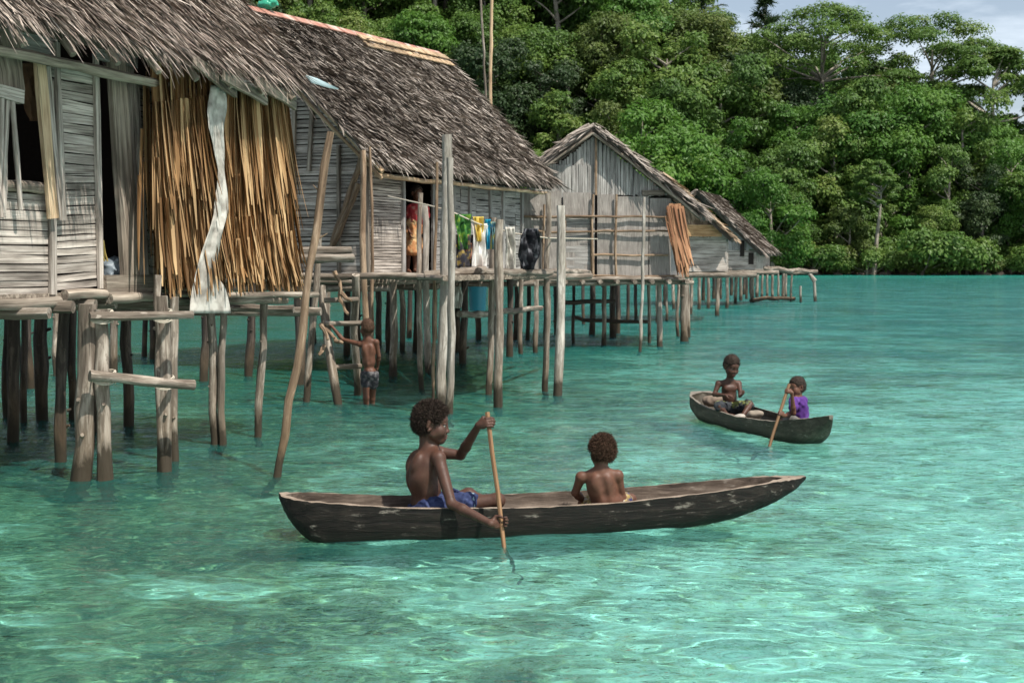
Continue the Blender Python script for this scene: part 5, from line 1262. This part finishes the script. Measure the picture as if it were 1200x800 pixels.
CM2 = [canoe_mat('small_canoe_outside', (.028, .025, .018), (.06, .054, .04), (.12, .105, .08)), canoe_mat('small_canoe_rim', (.12, .1, .08), (.24, .21, .17), (.36, .33, .28), False), canoe_mat('small_canoe_inside', (.025, .02, .014), (.06, .05, .036), (.12, .1, .08), False)]
c1a, c1b = P(328, 590, 8.72), P(943, 560, 9.5)
canoe('dugout_canoe', 'long dark dugout canoe with a pale worn rim carrying two children in the foreground', c1a, c1b,
      [(0, .275), (.05, .255), (.2, .205), (.4, .18), (.6, .185), (.8, .225), (.93, .262), (1, .272)],
      [(0, .245), (.008, .17), (.025, .075), (.045, .005), (.07, -.055), (.12, -.075), (.45, -.085), (.6, -.065), (.75, -.035), (.85, .02), (.92, .095), (.97, .175), (1, .25)],
      [(0, .07), (.012, .125), (.05, .19), (.12, .22), (.3, .265), (.5, .275), (.65, .255), (.8, .215), (.9, .155), (.97, .085), (1, .02)], CM, tuple((c1a + c1b) / 2), inner=(.012, .955))
c2a, c2b = P(821, 470, 15.75), P(974, 494, 12.95)
canoe('dugout_canoe', 'small greenish brown dugout canoe farther out carrying two little children', c2a, c2b,
      [(0, .27), (.06, .235), (.25, .17), (.5, .15), (.75, .18), (.92, .255), (1, .305)],
      [(0, .2), (.06, .03), (.14, -.05), (.5, -.07), (.82, -.05), (.88, -.005), (.93, .07), (.97, .165), (1, .265)],
      [(0, .12), (.06, .21), (.2, .265), (.5, .275), (.75, .25), (.9, .16), (.97, .065), (1, .02)], CM2, tuple((c2a + c2b) / 2), inner=(.02, .95))
def paddle(label, top, water, r, mat, depth=.4):
    top = np.asarray(top); water = np.asarray(water); d = unit(water - top); end = water + d * depth
    t = thing('paddle', label, 'paddle', tuple(water)); m = MB(); m.pole(top, end, r, r * .95, .004, seg=10); m.build('shaft', mat, t)
    m = MB(); s = unit(np.cross(d, V3(1, .15, .0))); n = np.cross(d, s); v = []
    for q, w in ((-.02, .014), (.06, .05), (.16, .06), (.24, .045), (.3, .01)):
        for sx, sy in ((-1, 0), (0, .008), (1, 0), (0, -.008)): v.append(end + d * q + s * w * sx + n * sy)
    f = [[i * 4 + j, i * 4 + (j + 1) % 4, i * 4 + 4 + (j + 1) % 4, i * 4 + 4 + j] for i in range(4) for j in range(4)] + [[3, 2, 1, 0], [16, 17, 18, 19]]
    m.add(v, f); m.build('blade', mat, t); return top, d
PW = wood('paddle_wood', (.1, .052, .026), (.19, .105, .05), (.28, .165, .085), (2, 60, 60), wet=False, rough=.45, bstr=.2)
pt1, pd1 = paddle('tan wooden paddle held upright by the boy in dark blue shorts', P(571, 483, 8.78), P(591, 641, 8.50), .0145, PW)
pt2, pd2 = paddle('thin brown paddle held by the child in the purple shirt', P(925, 450, 13.42), P(902, 523, 13.16), .016, PW)

# ------------------------------------------------------------------ boy paddling in the near canoe (faces right, +x)
def J(px, py, D): return P(px, py, D)
b = Body(1.0, 1.17, 1.16)
pel, che, nek, hc = J(500, 593, 8.93), J(494, 548, 8.92), J(505, 525, 8.92), J(507, 496, 8.92)
b.head(hc, V3(.985, -.06, -.16), V3(.14, 0, 1), .245, hair=.009)
shR, shL = J(514, 537, 8.80), J(512, 530, 9.05)
b.torso(pel, che, nek, V3(-.3, .95, 0), None, shL, shR, hc, w=1.08)
G2 = J(587.6, 612, 8.525)         # near hand on the paddle
b.gside = 1
elR = J(529, 590, 8.66); elL = J(540, 533, 9.02)
axp = -pd1
wrR = b.gripping(G2, axp, V3(.8, .35, -.3), .0145, axp, .98)
b.arm(shR, elR, wrR)
G1 = J(572.6, 496, 8.757)
wrL0 = G1
b.gside = -1
wrL = b.gripping(G1, axp, V3(.75, -.55, .3), .0145, axp, .98)
b.arm(shL, elL, wrL)
hpR, hpL = J(510, 597, 8.86), J(509, 597, 9.0); knR, knL = J(583, 586, 8.85), J(549, 580, 9.06); anR, anL = J(545, 606, 8.93), J(590, 603, 8.99)
b.leg(hpR, knR, anR, J(523, 607, 8.96)); b.leg(hpL, knL, anL, J(608, 605, 8.97))
boy = b.build('person', 'bare-chested boy in dark blue shorts paddling the long dark canoe', tuple(pel), SK1, HB, tufts=15000, tl=.013, h=.004, hh=.003)
SH = cloth('navy_cotton', (.012, .016, .045), (.025, .035, .09), (.05, .065, .14), 16)
sh = shorts_obj(b, boy, pel, (hpR, hpL), (knR, knL), unit(V3(-.7, 0, 1)), SH, hem=(.52, .5), top=.055, off=.017, wr=.012)
hm = MB(); e0 = hpR + (knR - hpR) * .52; dr_ = unit(knR - hpR); hm.tube([e0 + dr_ * x for x in (.02, .035, .052)], [.07, .0705, .069], 24, .5, jit=.02, caps=False); o = hm.build('hem', cloth('hem_cloth', (.1, .16, .2), (.2, .28, .32), None, 30), sh); md = o.modifiers.new('thickness', 'SOLIDIFY'); md.thickness = .006

# ------------------------------------------------------------------ little child sitting with back to the camera
b = Body(.70, 1.15, 1.3)
pel, che, nek, hc = J(711, 590, 9.06), J(704, 566, 9.05), J(704, 550, 9.05), J(705, 530, 9.08)
b.head(hc, V3(-.28, .93, -.22), V3(.05, .15, 1), .178, hair=.017)
shL, shR = J(681, 559, 9.06), J(724, 557, 9.06)
b.torso(pel, che, nek, V3(-1, -.1, .0), None, shL, shR, hc, w=1.12)
elL, elR = J(674, 577, 9.1), J(729, 582, 9.1)
b.arm(shL, elL, J(688, 590, 9.2)); b.hand(J(688, 590, 9.2), V3(.5, .8, -.1), V3(0, 0, -1), V3(1, 0, 0), (.2, .3, .3))
b.arm(shR, elR, J(713, 585, 9.2)); b.hand(J(713, 585, 9.2), V3(-.6, .7, 0), V3(0, 0, -1), V3(-1, 0, 0), (.2, .3, .3))
hpL, hpR = J(700, 591, 9.1), J(719, 589, 9.08); knL, knR = J(684, 590, 9.24), J(739, 585, 9.17); anL, anR = J(712, 596, 9.24), J(716, 596, 9.22)
b.leg(hpL, knL, anL, anL + V3(.06, 0, -.01)); b.leg(hpR, knR, anR, anR + V3(-.06, 0, -.01))
ch = b.build('person', 'small bare-backed child with brown curly hair seated in the long canoe facing away', tuple(pel), SK2, HBR, tufts=11000, tl=.014, hh=.003, h=.004)
PT = cloth('patterned_cotton', (.03, .035, .12), (.3, .21, .06), (.36, .31, .24), 30)
shorts_obj(b, ch, pel, (hpL, hpR), (knL, knR), unit(V3(0, -.9, 1)), PT, hem=(.55, .6), top=.01, off=.014, h=.004, wr=.006)

# ------------------------------------------------------------------ boy wading by the ladder, seen from behind
b = Body(.80, 1.05, 1.1); D = 16.95
pel, che, nek, hc = J(433, 437, D), J(431.5, 410, D), J(431, 397, D), J(430, 384.5, D + .02)
b.head(hc, V3(-.55, .8, -.1), V3(0, .1, 1), .2, hair=.008)
shL, shR = J(421.5, 403, D + .02), J(441, 401, D)
b.torso(pel, che, nek, V3(-1, -.12, 0), None, shL, shR, hc, w=.95)
elL, elR = J(402, 398, D + .12), J(444, 417, D + .03)
wl = J(389.5, 383, D + .2)
b.arm(shL, elL, wl); b.gside = 1; b.hand(wl, V3(-.4, .4, .7), V3(-.7, .3, -.2), V3(0, -1, .3), (.5, .8, .6))
wr_ = J(442.5, 430, D - .02 + .12); b.arm(shR, elR, wr_); b.hand(wr_, V3(-.2, .3, -.9), V3(-1, 0, 0), V3(0, 1, 0), (.3, .4, .3))
hpL, hpR = J(428.5, 441, D), J(437.5, 441, D); knL, knR = J(429, 466, D - .02), J(436, 467, D + .12)
anL, anR = knL + V3(0, .06, -.34), knR + V3(0, .1, -.33)
b.leg(hpL, knL, anL, anL + V3(-.03, .12, -.03)); b.leg(hpR, knR, anR, anR + V3(-.03, .12, -.03))
wd = b.build('person', 'bare-backed boy in dark swim trunks standing knee-deep at the ladder', tuple(J(432, 473, D)), SK2, HBR, tufts=900, tl=.009, h=.005)
shorts_obj(b, wd, pel, (hpL, hpR), (knL, knR), UP, cloth('grey_trunks', (.02, .02, .024), (.05, .05, .055), (.14, .13, .13), 18), hem=(.35, .35), top=.03, off=.01, h=.005)

# ------------------------------------------------------------------ two little ones in the far canoe
b = Body(.66, 1.12, 1.25); D = 14.9
pel, che, nek, hc = J(856, 476, D), J(854, 457, D - .02), J(855.5, 445, D - .02), J(857.5, 429, D - .06)
b.head(hc, V3(.35, -.85, -.42), V3(.2, -.3, 1), .205, hair=.01)
shL, shR = J(865.5, 449.5, D), J(842, 449.5, D - .02)
b.torso(pel, che, nek, V3(.97, .2, 0), None, shL, shR, hc)
elR, elL = J(837, 462, D - .06), J(868, 461, D - .1)
wR, wL = J(850, 463, D - .2), J(867, 464, D - .28)
b.arm(shR, elR, wR); b.hand(wR, V3(.9, -.4, .1), V3(-.2, .5, -1), V3(0, -1, .5), (.4, .5, .4))
b.arm(shL, elL, wL); b.hand(wL, V3(.4, -.6, .3), V3(-.3, -.2, .9), V3(1, 0, 0), (.5, .6, .4))
hpR, hpL = J(850, 478, D - .03), J(861, 478, D - .03); knR, knL = J(843, 476, D - .24), J(879, 474, D - .22); anR, anL = J(852, 486, D - .26), J(870, 487, D - .34)
b.leg(hpR, knR, anR, anR + V3(.08, -.03, -.01)); b.leg(hpL, knL, anL, anL + V3(.0, -.08, -.01))
k1 = b.build('person', 'bare-chested child in dark shorts looking down at his hands in the small canoe', tuple(pel), SK1, HB, tufts=900, tl=.008, h=.0045)
shorts_obj(b, k1, pel, (hpR, hpL), (knR, knL), unit(V3(0, .8, 1)), cloth('dark_shorts', (.02, .022, .026), (.045, .05, .055), (.2, .22, .06), 9), hem=(.9, .88), top=.03, off=.016, wr=.012, hw=1.2)
b = Body(.66, 1.1, 1.25); D = 13.72
pel, che, nek, hc = J(938, 492, D), J(937, 477, D), J(935.5, 466, D), J(933.5, 453.5, D)
b.head(hc, V3(-.86, -.5, -.1), V3(-.05, 0, 1), .182, hair=.008)
shL, shR = J(928, 470.5, D - .16), J(943, 469, D + .02)
shL, shR = J(930, 470, D - .13), J(941, 469, D + .1)
b.torso(pel, che, nek, V3(.3, -.95, 0), None, shL, shR, hc)
b.gside = 1
G = J(922.5, 459, 13.39); elL = J(930, 484, 13.42)
wL = b.gripping(G, -pd2, V3(-.4, .2, .6), .016, -pd2); b.arm(shL, elL, wL)
G = J(914, 485, 13.3); wR = b.gripping(G, -pd2, V3(-.6, -.5, -.1), .016, -pd2); b.arm(shR, J(925, 485, 13.7), wR)
hpL, hpR = J(934, 494, D - .06), J(936, 494, D + .05); knL, knR = J(918, 494, D - .02), J(920, 494, D + .16); anL, anR = J(928, 499, D + .02), J(930, 499, D + .12)
b.leg(hpL, knL, anL, anL + V3(.04, 0, -.01)); b.leg(hpR, knR, anR, anR + V3(.04, 0, -.01))
k2 = b.build('person', 'child in a purple shirt holding a paddle at the near end of the small canoe', tuple(pel), SK2, HB, tufts=900, tl=.008, h=.0045)
s = SDF(); S = b.S * b.tk; sd_ = unit(V3(.3, -.95, 0)); A2 = np.array([b.f2, np.cross(b.up1, b.f2), b.up1]); md_ = (pel + che) / 2; o_ = .012
for c, r in ((pel, (.092, .11, .09)), (md_, (.09, .105, .1)), (che, (.086, .114, .12)), (che + (nek - che) * .35, (.074, .106, .09))): s.ell(c, A2, np.array(r) * S + o_, .03)
s.cone(nek - b.up1 * .02, shL, .034 * S + o_, .038 * S + o_, .03); s.cone(nek - b.up1 * .02, shR, .034 * S + o_, .038 * S + o_, .03)
s.cone(shL, shL + (elL - shL) * .5, .042 * S + o_, .04 * S + o_ * 1.4, .02); s.cone(shR, shR + (J(925, 485, 13.7) - shR) * .5, .042 * S + o_, .04 * S + o_ * 1.4, .02)
s.cone(nek + b.up1 * .025, nek + b.up1 * .09, .04, .05, .006, True)
sdf_obj('shirt', s, .0045, cloth('purple_cotton', (.05, .018, .115), (.085, .03, .18), (.115, .05, .23), 10), k2, lambda ax: vnoise(ax, 30) * .016)
shorts_obj(b, k2, pel, (hpL, hpR), (knL, knR), unit(V3(.8, 0, 1)), cloth('grey_shorts', (.1, .1, .09), (.16, .15, .14), None, 12), hem=(.7, .7), top=.0, off=.013)
# bundles in the small canoe
for (px, py, D, r, lab, mt) in ((884, 486, 14.35, .06, 'pale crumpled bundle lying in the small canoe in front of the child in dark shorts', (.22, .185, .145)), (866, 489, 14.42, .045, 'small white pouch between the feet of the child in dark shorts', (.33, .3, .26)), (835, 470, 15.4, .085, 'pale brown block of wood at the stern of the small canoe', (.17, .13, .1))):
    s = SDF(); c = J(px, py, D); s.ell(c, np.eye(3), np.array([1.35, 1.1, .75]) * r, .02); s.ell(c + V3(.6 * r, -.2 * r, .3 * r), np.eye(3), np.array([.8, .7, .5]) * r, .02)
    o = sdf_obj('bundle' if 'bundle' in lab else ('pouch' if 'pouch' in lab else 'wood_block'), s, .006, plain('sack_%d' % px, mt, .9, .1, 18, .35), None, lambda ax: vnoise(ax, 22) * .03, loc=tuple(c)); tag(o, lab, 'bundle' if 'bundle' in lab else ('pouch' if 'pouch' in lab else 'wood'))
# ------------------------------------------------------------------ person standing in the doorway of the long hut
q0 = f2.p(f2.U(484), FZ2, -.12); D = q0[1]
b = Body(.98); ft = P(480, 311, D); ft[2] = FZ2 + .035
X = lambda px, z, dy=0.0: V3((px - 600) / F * D, D + dy, FZ2 + z)
pel, che, nek, hc = X(485, .72), X(488, .97), X(490, 1.12), X(489, 1.29)
b.head(hc, V3(.6, -.75, -.1), UP, .22, hair=.02)
shL, shR = X(499, 1.06, .02), X(481, 1.06, -.02)
b.torso(pel, che, nek, V3(.9, .35, 0), None, shL, shR, hc)
elL, elR = X(501, .84, -.05), X(477, .85, -.02)
b.arm(shL, elL, X(500, .64, -.16)); b.hand(X(500, .64, -.16), V3(0, -.3, -1), V3(-1, 0, 0), V3(0, -1, 0), (.3, .4, .3)); b.arm(shR, elR, X(481, .68, -.14)); b.hand(X(481, .68, -.14), V3(.2, -.3, -1), V3(1, 0, 0), V3(0, -1, 0), (.3, .4, .3))
hpL, hpR = X(489, .66), X(481, .66); knL, knR = X(487, .38, -.02), X(479, .38, -.04); anL, anR = X(486, .06, .03), X(478, .06, 0)
b.leg(hpL, knL, anL, anL + V3(.05, -.12, -.025)); b.leg(hpR, knR, anR, anR + V3(.05, -.12, -.025))
wm = b.build('person', 'barefoot person in a red top and orange skirt standing in the dark doorway', tuple(X(484, 0)), SK2, HB, tufts=300, h=.006, hh=.006)
s = SDF(); S = b.S * b.tk; A2 = np.array([b.f2, np.cross(b.up1, b.f2), b.up1])
for c, r in (((pel + che) / 2, (.1, .115, .13)), (che, (.1, .125, .13)), (che + (nek - che) * .35, (.085, .115, .09))): s.ell(c, A2, np.array(r) * S + .01, .03)
for sh_, el_ in ((shL, elL), (shR, elR)): s.cone(nek - UP * .02, sh_, .045, .05, .03); s.cone(sh_, sh_ + (el_ - sh_) * .6, .052, .055, .02)
sdf_obj('top', s, .006, cloth('red_cloth', (.28, .03, .035), (.4, .05, .05), (.5, .2, .16), 12), wm, lambda ax: vnoise(ax, 22) * .02)
s = SDF(); s.cone(pel + UP * .1, X(483, .4), .13, .17, .03); s.ell(pel, A2, np.array([.13, .15, .14]), .03); s.cut(X(483, .3), -UP)
sdf_obj('skirt', s, .006, cloth('orange_cloth', (.38, .13, .06), (.5, .24, .1), (.6, .4, .2), 12), wm, lambda ax: vnoise(ax, 18) * .03)
# ------------------------------------------------------------------ small things lying and hanging about the huts
def lump(name, label, cat, c, r, mat, sq=(1.2, 1, .8), amp=.03, sc=22, h=.007):
    s = SDF(); c = np.asarray(c, float); s.ell(c, np.eye(3), np.array(sq) * r, .02); s.ell(c + V3(.5, -.2, .35) * r, np.eye(3), np.array(sq) * r * .65, .02); s.ell(c + V3(-.45, -.1, .2) * r, np.eye(3), np.array(sq) * r * .6, .02)
    return tag(sdf_obj(name, s, h, mat, None, lambda ax: vnoise(ax, sc) * amp, loc=tuple(c)), label, cat)
q_ = f1.uz(129, 316, -.15)
lump('bag', 'crumpled grey blue plastic bag on the sill of the dark doorway', 'bag', f1.p(q_[0], FZ + .17, -.12), .13, plain('grey_bag', (.16, .19, .21), .5, .4, 14, .5), amp=.06)
m_ = MB(); a = f1.p(*f1.uz(121, 282, -.03), -.03)
for i in range(5):
    b_ = f1.p(*f1.uz(121 + random.uniform(0, 7), 306, -.03), -.05 + random.uniform(-.03, .03)); m_.tube([a, (a + b_) / 2 + rng.standard_normal(3) * .02, b_], .008, 5)
tag(m_.build('rope_tassel', plain('yellow_rope', (.35, .26, .08), .9, .1), loc=tuple(a)), 'frayed yellowish rope end hanging in the dark doorway above the bag', 'rope')
ribbon('brown_cloth', 'brown cloth hanging in the dark window opening', 'cloth', [(74, 26, 40), (100, 27, 43), (128, 30, 46), (142, 34, 45)], cloth('brown_cotton', (.08, .045, .025), (.14, .08, .045), None, 8), n=-.12, fr=f1, amp=.02)
g_c = RL + (RR - RL) * .115 + UP * .17
lump('plastic_scrap', 'green plastic scrap caught on the ridge of the long thatched roof', 'plastic', g_c, .11, plain('green_plastic', (.03, .28, .17), .35, .5, 10, .3), sq=(1.4, 1, .6), amp=.05)
garment('orange_cloth', 'orange yellow cloth hanging right behind the tall double post', 'cloth', [(252, 526, 531), (285, 524, 533), (296, 524, 529)], cloth('mustard_cloth', (.3, .15, .03), (.45, .25, .05), None, 9))
garment('red_cloth', 'small brown and pink cloth beneath the yellow cloth on the line', 'cloth', [(285, 546, 552), (298, 545, 553), (304, 547, 551)], cloth('pink_cloth', (.2, .08, .05), (.35, .16, .12), (.4, .25, .1), 15))
